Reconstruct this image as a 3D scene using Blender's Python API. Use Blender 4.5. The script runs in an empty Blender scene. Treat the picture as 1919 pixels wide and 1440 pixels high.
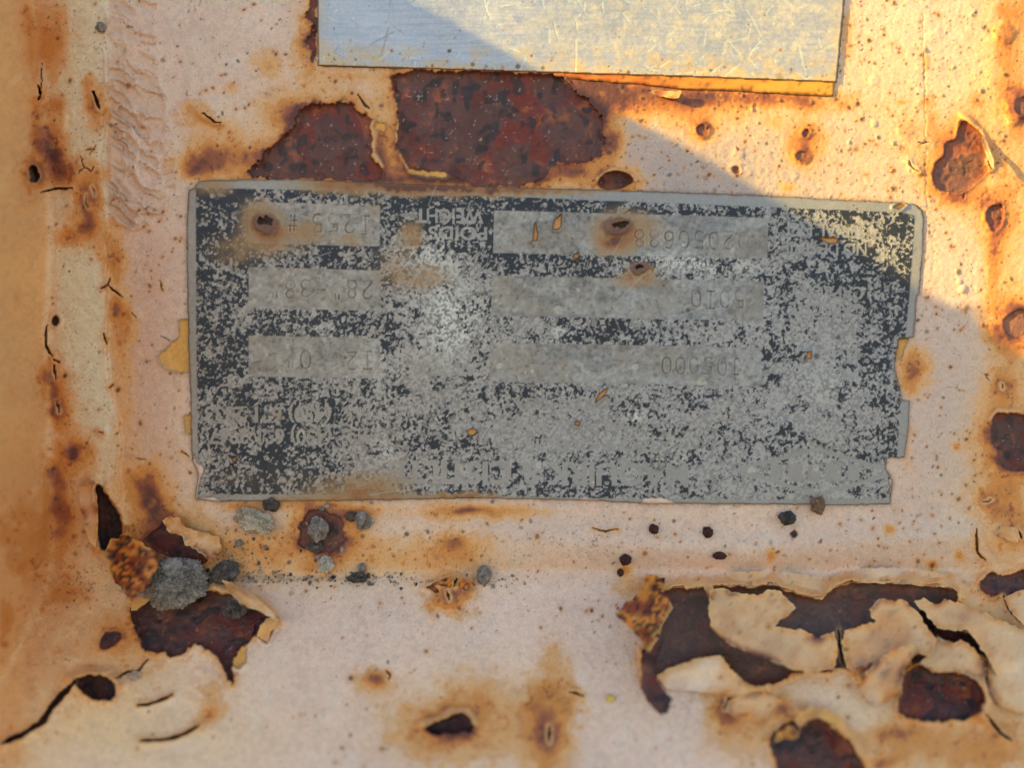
import bpy, bmesh, math, random
import numpy as np
from mathutils import noise as mnoise, Vector
from mathutils.geometry import delaunay_2d_cdt

random.seed(7)
RNG = np.random.default_rng(11)
scene = bpy.context.scene
COL = scene.collection

# ------------------------------------------------------------------ scale
S = 1e-4            # the panel is measured in tenths of a millimetre
D = 1390.0          # camera distance from the panel, same unit


def P(u, v, h):
    """place on the panel sheet seen at (u, v), standing h proud of it"""
    k = (D - h) / D * S
    return np.stack([(u - 959.5) * k, -h * S + 0 * u, (720.0 - v) * k], -1)


# ------------------------------------------------------------------ camera
cam_d = bpy.data.cameras.new("camera")
cam = bpy.data.objects.new("camera", cam_d)
COL.objects.link(cam)
cam.location = (0, -D * S, 0)
cam.rotation_euler = (math.radians(90), 0, 0)
cam_d.sensor_width = 36.0
cam_d.lens = 36.0 * D / 1919.0
cam_d.clip_start = 0.002
cam_d.clip_end = 5000
cam_d.dof.use_dof = True
cam_d.dof.focus_distance = (D - 13) * S
cam_d.dof.aperture_fstop = cam_d.lens / 6.4
scene.camera = cam

# ------------------------------------------------------------------ light
SUN_TO = Vector((-1.0, -0.35, 0.25)).normalized()
el = math.asin(SUN_TO.z)
rot = math.atan2(SUN_TO.x, SUN_TO.y)
world = bpy.data.worlds.new("World")
scene.world = world
world.use_nodes = True
wn = world.node_tree.nodes
sky = wn.new("ShaderNodeTexSky")
sky.sky_type = 'NISHITA'
sky.sun_disc = False
sky.sun_elevation = el
sky.sun_rotation = rot
sky.air_density = 1.0
sky.dust_density = 0.0
sky.ozone_density = 1.0
bg = wn["Background"]
bg.inputs["Strength"].default_value = 0.15
world.node_tree.links.new(sky.outputs[0], bg.inputs["Color"])

sun_d = bpy.data.lights.new("sun", 'SUN')
sun_d.energy = 4.0
sun_d.angle = math.radians(0.45)
sun_d.color = (1.0, 0.76, 0.16)
sun = bpy.data.objects.new("sun", sun_d)
COL.objects.link(sun)
sun.rotation_euler = SUN_TO.to_track_quat('Z', 'Y').to_euler()

vs = scene.view_settings
scene.display_settings.display_device = 'sRGB'
vs.view_transform = 'Standard'
vs.look = 'None'
vs.gamma = 1.0
vs.exposure = 1.29
LIT = np.array([0.70, 0.86, 0.98])     # what a white card would read in the shade here


def srgb(r, g, b):
    c = np.array([r, g, b], float) / 255.0
    c = np.where(c <= 0.04045, c / 12.92, ((c + 0.055) / 1.055) ** 2.4)
    return np.clip(c / LIT, 0.004, 0.85)


# ------------------------------------------------------------------ noise
def _tab(seed):
    return np.random.default_rng(seed).random((256, 256)).astype(np.float32)


_TABS = {}


def vn(x, y, seed=0):
    t = _TABS.setdefault(seed, _tab(seed + 1000))
    xi = np.floor(x).astype(np.int32)
    yi = np.floor(y).astype(np.int32)
    fx = (x - xi).astype(np.float32)
    fy = (y - yi).astype(np.float32)
    fx = fx * fx * fx * (fx * (fx * 6 - 15) + 10)
    fy = fy * fy * fy * (fy * (fy * 6 - 15) + 10)
    x0, x1, y0, y1 = xi & 255, (xi + 1) & 255, yi & 255, (yi + 1) & 255
    a = t[y0, x0] + (t[y0, x1] - t[y0, x0]) * fx
    b = t[y1, x0] + (t[y1, x1] - t[y1, x0]) * fx
    return a + (b - a) * fy


def fbm(x, y, seed=0, octaves=4, gain=0.5):
    r = np.zeros_like(x, dtype=np.float32)
    a, tot = 1.0, 0.0
    for i in range(octaves):
        c, s = math.cos(0.6 * i + .3), math.sin(0.6 * i + .3)
        xx, yy = x * c - y * s + 17.3 * i, x * s + y * c + 9.1 * i
        r += a * vn(xx, yy, seed + i)
        tot += a
        a *= gain
        x, y = x * 2.03, y * 2.03
    return r / tot


def sst(e0, e1, x):
    t = np.clip((x - e0) / (e1 - e0), 0, 1)
    return t * t * (3 - 2 * t)


def seg_dist(u, v, pts, closed=False):
    """distance to a polyline and, for closed ones, a sign (negative inside)"""
    pts = np.asarray(pts, float)
    n = len(pts)
    d2 = np.full(u.shape, 1e12, np.float32)
    inside = np.zeros(u.shape, bool)
    m = n if closed else n - 1
    for i in range(m):
        ax, ay = pts[i]
        bx, by = pts[(i + 1) % n]
        ex, ey = bx - ax, by - ay
        L = ex * ex + ey * ey + 1e-9
        t = np.clip(((u - ax) * ex + (v - ay) * ey) / L, 0, 1)
        d2 = np.minimum(d2, (u - ax - t * ex) ** 2 + (v - ay - t * ey) ** 2)
        if closed:
            c = ((ay > v) != (by > v))
            with np.errstate(divide='ignore', invalid='ignore'):
                inside ^= c & (u < (bx - ax) * (v - ay) / (by - ay + 1e-12) + ax)
    d = np.sqrt(d2)
    return np.where(inside, -d, d) if closed else d


# ------------------------------------------------------------------ mesh helpers
def mesh_from(name, verts, quads, attrs, mat, smooth=True):
    used = np.zeros(len(verts), bool)
    used[quads.ravel()] = True
    remap = np.cumsum(used) - 1
    verts = verts[used]
    quads = remap[quads]
    k = quads.shape[1]
    me = bpy.data.meshes.new(name)
    me.vertices.add(len(verts))
    me.vertices.foreach_set("co", verts.astype(np.float32).ravel())
    me.loops.add(quads.size)
    me.loops.foreach_set("vertex_index", quads.astype(np.int32).ravel())
    me.polygons.add(len(quads))
    me.polygons.foreach_set("loop_start", np.arange(0, quads.size, k, dtype=np.int32))
    me.polygons.foreach_set("use_smooth", np.full(len(quads), smooth))
    me.update(calc_edges=True)
    for an, arr in attrs.items():
        arr = arr[used]
        if arr.ndim == 2:
            at = me.attributes.new(an, 'FLOAT_COLOR', 'POINT')
            c4 = np.ones((len(arr), 4), np.float32)
            c4[:, :3] = arr
            at.data.foreach_set("color", c4.ravel())
        else:
            at = me.attributes.new(an, 'FLOAT', 'POINT')
            at.data.foreach_set("value", arr.astype(np.float32))
    me.materials.append(mat)
    return me


def grid_quads(ny, nx, keep=None):
    i = np.arange(ny * nx).reshape(ny, nx)
    q = np.stack([i[1:, :-1], i[1:, 1:], i[:-1, 1:], i[:-1, :-1]], -1)
    if keep is not None:
        q = q[keep]
    return q.reshape(-1, 4)


def link(name, me, parent=None, label=None, cat=None, group=None, kind=None):
    o = bpy.data.objects.new(name, me)
    COL.objects.link(o)
    if parent is not None:
        o.parent = parent
        o.matrix_parent_inverse.identity()
        o.location = -Vector(parent.location)
    for k, val in (("label", label), ("category", cat), ("group", group), ("kind", kind)):
        if val:
            o[k] = val
    return o


def empty(name, loc, label, cat, group=None):
    o = bpy.data.objects.new(name, None)
    COL.objects.link(o)
    o.empty_display_size = 0.01
    o.location = loc
    o["label"], o["category"] = label, cat
    if group:
        o["group"] = group
    return o


# ------------------------------------------------------------------ materials
def new_mat(name):
    m = bpy.data.materials.new(name)
    m.use_nodes = True
    nt = m.node_tree
    return m, nt, nt.nodes["Principled BSDF"]


def node(nt, typ, **kw):
    n = nt.nodes.new(typ)
    for k, v in kw.items():
        if k.startswith("i_"):
            key = k[2:]
            n.inputs[int(key) if key.isdigit() else key].default_value = v
        else:
            setattr(n, k, v)
    return n


def pigment_mat(name, grain=0.12, grain_scale=2600, bump=0.35, bump_scale=1500, bump_dist=3e-5,
                metallic=0.0, spec=0.4, rough=None, rough_jit=0.1, metal_attr=None):
    """pigment comes from what is on the surface at each spot; grain and relief are procedural"""
    m, nt, p = new_mat(name)
    L = nt.links
    at = node(nt, "ShaderNodeAttribute", attribute_name="pigment")
    tc = node(nt, "ShaderNodeTexCoord")
    n1 = node(nt, "ShaderNodeTexNoise", i_Scale=grain_scale, i_Detail=4.0, i_Roughness=0.65)
    L.new(tc.outputs["Object"], n1.inputs["Vector"])
    mr = node(nt, "ShaderNodeMapRange")
    mr.inputs["From Min"].default_value, mr.inputs["From Max"].default_value = 0.25, 0.75
    mr.inputs["To Min"].default_value, mr.inputs["To Max"].default_value = 1 - grain * 1.3, 1 + grain
    L.new(n1.outputs["Fac"], mr.inputs["Value"])
    vm = node(nt, "ShaderNodeVectorMath", operation='SCALE')
    L.new(at.outputs["Color"], vm.inputs[0])
    L.new(mr.outputs["Result"], vm.inputs["Scale"])
    L.new(vm.outputs[0], p.inputs["Base Color"])
    if rough is None:
        ra = node(nt, "ShaderNodeAttribute", attribute_name="rough")
        ad = node(nt, "ShaderNodeMath", operation='MULTIPLY_ADD')
        L.new(n1.outputs["Fac"], ad.inputs[0])
        ad.inputs[1].default_value = rough_jit
        L.new(ra.outputs["Fac"], ad.inputs[2])
        L.new(ad.outputs[0], p.inputs["Roughness"])
    else:
        p.inputs["Roughness"].default_value = rough
    if metal_attr:
        ma = node(nt, "ShaderNodeAttribute", attribute_name=metal_attr)
        L.new(ma.outputs["Fac"], p.inputs["Metallic"])
    else:
        p.inputs["Metallic"].default_value = metallic
    p.inputs["Specular IOR Level"].default_value = spec
    n2 = node(nt, "ShaderNodeTexNoise", i_Scale=bump_scale, i_Detail=5.0, i_Roughness=0.6)
    L.new(tc.outputs["Object"], n2.inputs["Vector"])
    b = node(nt, "ShaderNodeBump", i_Strength=bump, i_Distance=bump_dist)
    L.new(n2.outputs["Fac"], b.inputs["Height"])
    L.new(b.outputs["Normal"], p.inputs["Normal"])
    return m


M_PANEL = pigment_mat("weathered_paint_and_rust", grain=0.13, bump=0.6, bump_scale=1800, bump_dist=5e-5, spec=0.5)
M_FLAKE = pigment_mat("paint_flake", grain=0.10, bump=0.5, bump_scale=1400, bump_dist=5e-5, spec=0.35)
M_PLATE = pigment_mat("printed_aluminium", grain=0.10, grain_scale=3200, bump=0.4, bump_scale=2600, bump_dist=2e-5,
                      spec=0.4, metal_attr="metal")
M_STRIP = pigment_mat("scratched_bare_metal", grain=0.08, grain_scale=2400, bump=0.25, bump_scale=1800, bump_dist=2e-5,
                      metal_attr="metal")
M_DIRT = pigment_mat("dry_dirt", grain=0.45, grain_scale=4200, bump=0.9, bump_scale=5200, bump_dist=1.2e-4, rough=0.95, spec=0.2)
M_RUSTL = pigment_mat("rust_crumb", grain=0.3, grain_scale=3000, bump=0.8, bump_scale=4000, bump_dist=8e-5, rough=0.9, spec=0.2)

# ------------------------------------------------------------------ palette (as the pigment reads under the shade light)
PAINT = srgb(206, 181, 167)
PAINT_W = srgb(216, 180, 138)
OCHRE = srgb(190, 130, 64)
TAN = srgb(206, 160, 110)
RUSTB = srgb(142, 84, 56)
DKRUST = srgb(74, 42, 40)
BARE = srgb(92, 62, 58)
BARE_R = srgb(112, 40, 28)
BARE_O = srgb(160, 92, 50)
BLACK = srgb(34, 31, 33)
GREYD = srgb(92, 86, 80)
PRIMER = srgb(202, 156, 78)
METAL = srgb(148, 147, 144)
SALT = srgb(172, 172, 174)
INK = srgb(25, 30, 42)


def mix(a, b, t):
    t = np.asarray(t)[..., None]
    return a * (1 - t) + b * t


def stain_ramp(base, s):
    c = mix(base, TAN, sst(0.0, 0.35, s))
    c = mix(c, OCHRE, sst(0.25, 0.65, s))
    c = mix(c, RUSTB, sst(0.6, 1.0, s))
    return mix(c, srgb(92, 56, 50), sst(0.95, 1.35, s))


def rust_colour(u, v, seed=40):
    wu, wv_ = fbm(u / 30, v / 30, seed + 50, 4) - .5, fbm(u / 30 + 8, v / 30, seed + 55, 4) - .5
    u0, v0 = u, v
    u, v = u + 26 * wu, v + 26 * wv_
    a = fbm(u / 52, v / 52, seed, 5, .6)
    b = fbm(u / 36 + 9, v / 36, seed + 7, 5, .6)
    g = fbm(u / 9, v / 9, seed + 13, 3)
    c = mix(np.broadcast_to(BARE, u.shape + (3,)), BARE_R, sst(0.48, 0.66, a) * 0.75)
    c = mix(c, BARE_O, sst(0.60, 0.80, b) * 0.6)
    c = mix(c, DKRUST, sst(0.50, 0.34, b) * 0.45)
    c = mix(c, srgb(48, 42, 46), sst(0.58, 0.74, fbm(u / 16, v / 16, seed + 21, 2, .35)) * 0.85)
    c = c * (0.85 + 0.3 * g)[..., None]
    sp_ = sst(.84, .90, vn(u0 / 2.7, v0 / 2.7, seed + 31)) * sst(.66, .8, vn(u0 / 9, v0 / 9, seed + 33))
    return mix(c, srgb(178, 160, 150), sp_ * .6)


# ------------------------------------------------------------------ the sheet's overall form
def crease_u(v):
    return np.interp(v, [-300, 0, 200, 420, 600, 900, 1050, 1200, 1440, 1700], [48, 56, 74, 92, 84, 92, 92, 70, 20, -10])


def form(u, v):
    q = v - 720.0
    c0 = 368 + 4 * np.sin(u / 130.0)
    den = 1.22 + q / D
    hf = np.where(q > 0, (q - c0) / np.maximum(den, 0.2), -400)
    k = 5.5
    h = (hf + np.sqrt(hf * hf + 4 * k * k)) / 2 - k * k / np.sqrt(hf * hf + 4 * k * k + 400)
    p = 959.5 - u
    X = 959.5 - crease_u(v)
    hw = np.where(p > 100, (p - X) / np.maximum(-0.20 + p / D, 0.2), -400)
    k = 17.0
    d = h - hw
    h = (h + hw + np.sqrt(d * d + 4 * k * k)) / 2 - k * k / np.sqrt(d * d + 4 * k * k + 400)
    # soft swelling of the sheet below the plate, hollow before the fold
    h += 13 * np.exp(-((v - 1018 - 10 * np.sin(u / 170.)) / 30) ** 2) * sst(760, 1080, u)
    h -= 8 * np.exp(-((v - 1070) / 16) ** 2) * sst(500, 950, u)
    h += 6 * np.exp(-((v - 1040) / 26) ** 2 - ((u - 1420) / 90) ** 2)
    h += 10 * (fbm(u / 260, v / 260, 3, 2) - .5)
    # sealant band along the left corner stands proud
    edge = 198 + 14 * np.sin(v / 60.) * .4 + 22 * sst(420, 900, v) + 10 * (fbm(v / 40, v * 0, 5, 3) - .5) * 2
    h += 10 * sst(edge + 5, edge - 5, u) * sst(60, 130, u) * sst(1010, 900, v)
    # seam on the right
    h += 1.3 * sst(1840, 1868, u + 12 * (fbm(v / 50, v * 0, 6, 3) - .5)) * sst(760, 560, v)
    return h


# ------------------------------------------------------------------ lists of what has happened to the paint
# bare patches: outline, depth, roughness of edge, halo strength, darkness
BARE_P = [
    ([(462, 330), (490, 292), (540, 255), (556, 212), (576, 194), (612, 196), (640, 190), (668, 198), (692, 216), (698, 248), (694, 285), (706, 312), (722, 326), (700, 338), (600, 336), (480, 334)], 9, 6, 1.45, 0),
    ([(735, 128), (900, 133), (1050, 138), (1080, 168), (1120, 213), (1134, 250), (1130, 290), (1102, 303), (1050, 300), (1035, 312), (1015, 342), (960, 350), (870, 347), (845, 320), (800, 322), (768, 318), (752, 290), (742, 250), (749, 215), (741, 180)], 9, 6, 1.45, 0),
    ([(1118, 340), (1130, 326), (1150, 319), (1175, 325), (1191, 337), (1170, 351), (1140, 356), (1122, 352)], 9, 2, 0.5, 0.5),
    ([(1800, 220), (1835, 245), (1850, 280), (1857, 310), (1845, 322), (1820, 350), (1790, 362), (1760, 356), (1748, 335), (1752, 305), (1774, 290), (1770, 268), (1795, 262)], 5, 1.2, 1.25, -0.35),
    ([(1848, 395), (1870, 380), (1880, 385), (1878, 420), (1862, 438), (1850, 415)], 5, 1.5, 1.2, -0.3),
    ([(1878, 600), (1900, 585), (1919, 578), (1940, 610), (1919, 636), (1890, 632)], 4, 1.5, 1.3, -0.6),
    ([(1858, 792), (1875, 773), (1910, 778), (1955, 790), (1955, 880), (1900, 886), (1872, 870), (1868, 840), (1855, 815)], 7, 4, 1.0, 0.5),
    ([(250, 1140), (290, 1114), (330, 1112), (400, 1108), (470, 1122), (500, 1148), (516, 1165), (490, 1180), (470, 1200), (445, 1225), (434, 1252), (438, 1292), (424, 1262), (415, 1240), (388, 1218), (370, 1206), (335, 1230), (300, 1222), (265, 1215), (258, 1180), (246, 1155)], 14, 4, 0.45, 0.4),
    ([(175, 903), (195, 920), (215, 953), (229, 975), (228, 1010), (204, 1036), (186, 1026), (182, 960)], 24, 3, 0.35, 0.9),
    ([(300, 985), (330, 975), (352, 1010), (390, 1050), (372, 1062), (330, 1052), (290, 1030), (270, 1010)], 7, 4, 0.5, 0.2),
    ([(1222, 1130), (1240, 1105), (1302, 1104), (1450, 1099), (1475, 1112), (1540, 1126), (1562, 1100), (1600, 1091), (1690, 1094), (1782, 1099), (1800, 1126), (1770, 1150), (1745, 1180), (1770, 1230), (1740, 1245), (1680, 1235), (1600, 1250), (1480, 1262), (1466, 1278), (1420, 1284), (1396, 1280), (1366, 1250), (1352, 1228), (1300, 1236), (1262, 1250), (1240, 1262), (1222, 1282), (1208, 1278), (1204, 1240), (1212, 1190)], 20, 4, 0.6, -0.2),
    ([(1700, 1260), (1722, 1245), (1760, 1266), (1800, 1262), (1835, 1283), (1847, 1310), (1838, 1338), (1800, 1352), (1700, 1348), (1678, 1332), (1690, 1300)], 14, 4, 0.5, 0.3),
    ([(1445, 1378), (1470, 1360), (1500, 1338), (1540, 1345), (1582, 1380), (1610, 1420), (1630, 1470), (1480, 1490), (1455, 1430)], 14, 5, 0.5, 0.3),
    ([(134, 1275), (165, 1266), (202, 1268), (216, 1285), (214, 1314), (180, 1312), (150, 1298)], 26, 4, 0.3, 0.9),
    ([(793, 1366), (820, 1358), (850, 1340), (870, 1340), (886, 1360), (880, 1374), (845, 1372), (812, 1380)], 20, 4, 1.0, 0.75),
    ([(1838, 1090), (1855, 1072), (1880, 1082), (1919, 1070), (1950, 1090), (1950, 1118), (1900, 1112), (1868, 1120), (1842, 1112)], 8, 4, 0.6, 0.4),
    ([(1720, 1150), (1735, 1145), (1760, 1180), (1800, 1182), (1830, 1200), (1856, 1238), (1800, 1205), (1752, 1192)], 16, 3, 0.4, 0.9),
    ([(1306, 240), (1316, 232), (1328, 240), (1326, 252), (1312, 254)], 3, 2, 0.7, -0.5),
    ([(1492, 290), (1504, 281), (1518, 290), (1512, 301), (1498, 301)], 3, 2, 0.7, -0.6),
    ([(1503, 252), (1511, 240), (1518, 246), (1510, 256)], 3, 2, 0.7, -0.4),
    ([(1370, 314), (1384, 312), (1387, 324), (1376, 327)], 3, 1, 0.2, -0.2),
    ([(192, 1192), (205, 1184), (228, 1188), (222, 1205), (200, 1222), (184, 1214)], 4, 2, 0.6, 0.5),
    ([(97, 602), (104, 590), (112, 598), (110, 610), (102, 612)], 8, 1, 0.3, 0.9),
    ([(1478, 1000), (1490, 994), (1496, 1002), (1486, 1010)], 2, 1, 0.1, 0.9),
    ([(580, 960), (600, 955), (640, 975), (650, 1010), (620, 1035), (585, 1040), (560, 1020), (562, 985)], 3, 5, 0.8, -0.1),
    ([(576, -40), (592, -40), (594, 60), (593, 122), (585, 112), (581, 70)], 3, 7, 0.8, 0.05),
    ([(1905, 185), (1925, 180), (1940, 205), (1910, 215), (1903, 200)], 4, 2, 0.8, -0.4),
]
# primer showing: outline, depth
PRIMER_P = [
    ([(296, 668), (312, 655), (322, 640), (336, 636), (338, 600), (356, 596), (362, 700), (330, 700), (310, 690)], 3),
    ([(344, 780), (360, 770), (362, 815), (350, 810)], 3),
    ([(480, 1172), (520, 1158), (508, 1186), (496, 1204), (488, 1196), (474, 1190)], 4),
    ([(440, 1228), (462, 1212), (460, 1240), (448, 1252), (436, 1248)], 4),
    ([(1684, 632), (1704, 630), (1694, 650), (1690, 672), (1680, 668)], 3),
    ([(704, 232), (712, 230), (724, 236), (722, 247), (706, 242)], 2),
    ([(738, 150), (744, 152), (746, 175), (740, 172)], 2),
    ([(765, 318), (780, 314), (812, 322), (836, 318), (838, 330), (800, 330), (770, 328)], 2),
    ([(1608, 560 + 40), (1612, 596), (1616, 602), (1610, 606)], 1),
]
# soft stains: u, v, ru, rv, angle in degrees, strength
ST = [
    # left corner
    (55, 60, 22, 90, 0, .75), (92, 90, 30, 55, 0, .95), (70, 190, 12, 60, 0, .75), (100, 40, 60, 40, 0, .35), (96, 250, 34, 40, 0, .45),
    (82, 260, 26, 24, 0, .8), (104, 195, 20, 16, -30, .75), (98, 290, 20, 36, -25, 1.15), (112, 320, 24, 30, -30, .9), (63, 325, 20, 26, 0, 1.2), (66, 330, 40, 44, 0, .5),
    (178, 190, 14, 30, -15, 1.0), (184, 205, 26, 46, 0, .45), (165, 150, 12, 14, 0, .45), (160, 320, 40, 36, 0, .4), (166, 372, 22, 46, 0, .9), (158, 395, 36, 60, 0, .45),
    (162, 420, 18, 26, 0, .8), (130, 445, 26, 20, 0, .75), (200, 460, 30, 40, 0, .35), (215, 498, 14, 28, 0, .5), (218, 580, 16, 18, 0, .8), (222, 610, 28, 70, 0, .4),
    (230, 720, 28, 160, 0, .35), (215, 480, 22, 60, 0, .4), (30, 560, 9, 16, 0, .4), (24, 735, 10, 20, 0, .45), (92, 700, 22, 50, 0, .75), (106, 762, 18, 42, -6, 1.15),
    (114, 750, 40, 60, 0, .45), (138, 850, 22, 24, 0, 1.1), (138, 850, 50, 50, 0, .4), (100, 890, 18, 22, 0, 1.0), (105, 920, 30, 60, 0, .75), (115, 960, 24, 50, 0, .9),
    (85, 1000, 40, 60, 0, .35), (126, 1000, 22, 60, 12, .85), (60, 1100, 60, 110, 0, .28), (120, 1110, 44, 36, 0, .9), (40, 1010, 60, 90, 0, .34), (10, 1180, 18, 50, 0, .8),
    (20, 980, 50, 120, 0, .45), (100, 1180, 70, 70, 0, .16), (275, 920, 26, 34, -15, 1.15), (275, 915, 52, 56, 0, .5), (290, 955, 16, 30, -20, .9), (270, 1000, 80, 60, 0, .6), (310, 1010, 40, 40, 0, .6),
    (215, 1180, 60, 40, 0, .26), (215, 1195, 26, 18, 0, .4), (270, 1240, 60, 60, 0, .2), (370, 1010, 70, 40, 0, .35),
    # around the rust at the top
    (500, 118, 34, 26, 0, .42), (435, 165, 20, 14, 0, .38), (362, 205, 26, 22, 0, .5), (395, 228, 34, 16, 10, .4), (400, 290, 70, 50, 0, .55), (372, 308, 28, 26, 0, 1.0), (420, 300, 60, 30, 0, .6),
    (520, 200, 40, 40, 0, .35), (575, 90, 22, 60, 0, .55), (720, 300, 30, 40, 0, .55), (790, 325, 60, 16, 0, .75), (860, 330, 40, 20, 0, .7), (1060, 325, 60, 26, 0, .55), (1155, 345, 55, 22, 0, .4),
    (660, 140, 70, 14, 0, .4), (1112, 195, 26, 36, -30, .85), (1146, 270, 20, 36, 0, .7), (1085, 322, 60, 12, 0, .7), (545, 215, 30, 26, 0, .7), (705, 290, 20, 40, 0, .6), (790, 336, 80, 9, 0, .9), (1100, 170, 60, 30, 30, .6),
    # under the bare strip, in the sun
    (1160, 168, 130, 30, 5, .95), (1300, 176, 190, 26, 3, .8), (1450, 186, 150, 18, 3, .75), (1230, 195, 140, 34, 12, .6), (1585, 60, 14, 60, 0, .4),
    # right side
    (1318, 243, 18, 18, 0, .7), (1512, 258, 26, 44, 0, .55), (1505, 290, 20, 18, 0, .75), (1475, 352, 16, 10, 0, .6), (1448, 228, 20, 14, 0, .3), (1700, 245, 40, 40, 0, .22),
    (1738, 193, 14, 12, 0, .55), (1735, 115, 9, 20, 0, .4), (1745, 225, 9, 16, 0, .45), (1692, 190, 10, 6, 0, .4), (1832, 190, 16, 16, 0, .6), (1790, 320, 60, 60, 0, .55), (1790, 375, 30, 14, 0, .75),
    (1765, 262, 22, 22, 0, .55), (1870, 415, 36, 50, 0, .55), (1866, 460, 16, 40, 0, .55), (1885, 60, 18, 70, 0, .6), (1910, 20, 26, 60, 0, .55), (1905, 200, 26, 34, 0, .75), (1900, 150, 40, 120, 0, .35), (1915, 320, 30, 120, 0, .3),
    (1860, 520, 14, 60, 0, .45), (1895, 610, 40, 44, 0, .75), (1890, 580, 40, 120, 0, .35), (1712, 700, 18, 34, 0, .85), (1705, 690, 34, 44, 0, .45), (1876, 720, 20, 20, 0, .7), (1880, 720, 40, 50, 0, .35),
    (1793, 836, 9, 9, 0, .7), (1885, 830, 62, 80, 0, .55), (1905, 860, 40, 60, 0, .5), (1870, 930, 60, 40, 0, .5), (1845, 940, 18, 12, 15, .8), (1875, 960, 30, 20, 0, .7), (1910, 990, 30, 40, 0, .6), (1880, 1000, 60, 40, 0, .35),
    (1668, 992, 14, 10, 0, .75), (1745, 1060, 9, 9, 0, .9), (1798, 1042, 9, 9, 0, .8), (1446, 1040, 9, 14, 0, .55), (1700, 840, 20, 60, 0, .2), (1722, 700, 30, 30, 0, .3),
    # band under the plate
    (850, 1020, 20, 16, 0, .95), (850, 1025, 60, 36, 0, .4), (600, 1000, 60, 44, 0, .6), (640, 1000, 50, 40, 0, .4), (470, 1040, 120, 46, 0, .42), (700, 1040, 200, 40, 0, .36), (560, 945, 120, 14, 0, .5),
    (655, 962, 46, 14, 0, .8), (455, 950, 30, 8, 0, .9), (870, 958, 40, 9, 0, .9), (860, 958, 110, 18, 0, .5), (960, 960, 80, 12, 0, .4), (1170, 1070, 12, 10, 0, .7), (1190, 1100, 40, 24, 0, .5),
    # fold and shelf
    (845, 1112, 30, 30, 0, .9), (845, 1115, 56, 50, 0, .4), (705, 1275, 20, 14, 0, .85), (700, 1280, 44, 32, 0, .42), (845, 1362, 62, 36, 0, .75), (830, 1370, 130, 70, 0, .38), (900, 1310, 70, 60, 0, .3),
    (1030, 1380, 34, 30, 0, 1.0), (1030, 1330, 50, 46, 0, .6), (1035, 1290, 30, 70, 0, .35), (1070, 1310, 18, 30, 0, .5), (1030, 1430, 40, 40, 0, .65), (1005, 1330, 30, 60, 0, .3), (980, 1390, 60, 50, 0, .3),
    (1040, 1240, 30, 60, 0, .22), (390, 1345, 34, 16, -30, .6), (395, 1310, 24, 40, 0, .35), (60, 1330, 100, 100, 0, .14), (120, 1270, 80, 40, 0, .22), (20, 1400, 40, 60, 0, .45),
    (1365, 1335, 40, 40, 0, .85), (1440, 1330, 60, 40, 0, .4), (1464, 1330, 16, 18, 0, .9), (1640, 1260, 26, 18, 0, .95), (1645, 1265, 60, 40, 0, .5), (1880, 1295, 26, 18, 0, .6), (1700, 1200, 200, 90, 0, .16),
    (1680, 1375, 36, 16, 0, .75), (1690, 1390, 120, 40, 0, .4), (1870, 1390, 60, 70, 0, .55), (1660, 1430, 30, 20, 0, .6), (1800, 1420, 100, 60, 0, .4), (1380, 1390, 80, 60, 0, .3), (1850, 1200, 120, 100, 0, .2),
    (1310, 1100, 60, 16, 0, .4), (1450, 1095, 100, 14, 0, .35), (1700, 1100, 100, 14, 0, .3),
]
# yellowed paint, plus sun warmth painted in at the upper right (wide and soft)
YEL = [
    (-60, 500, 150, 1400, 1.1), (140, 200, 60, 330, .75), (150, 640, 50, 200, .3), (200, 880, 160, 150, .55), (180, 1250, 220, 170, .6), (100, 1150, 160, 160, .5), (480, 1040, 220, 70, .55), (760, 1060, 240, 40, .4),
    (430, 250, 90, 70, .35), (1880, 150, 60, 420, 1.0), (1700, 300, 120, 160, .3), (1870, 900, 90, 160, .5), (1640, 1240, 260, 130, .42), (1750, 1400, 260, 90, .62), (1880, 1180, 140, 140, .5), (900, 1350, 170, 110, .55),
    (300, 1380, 260, 80, .5), (1540, 300, 140, 110, .25), (1640, 200, 240, 170, .30), (1350, 230, 120, 90, .25),
]
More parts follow.
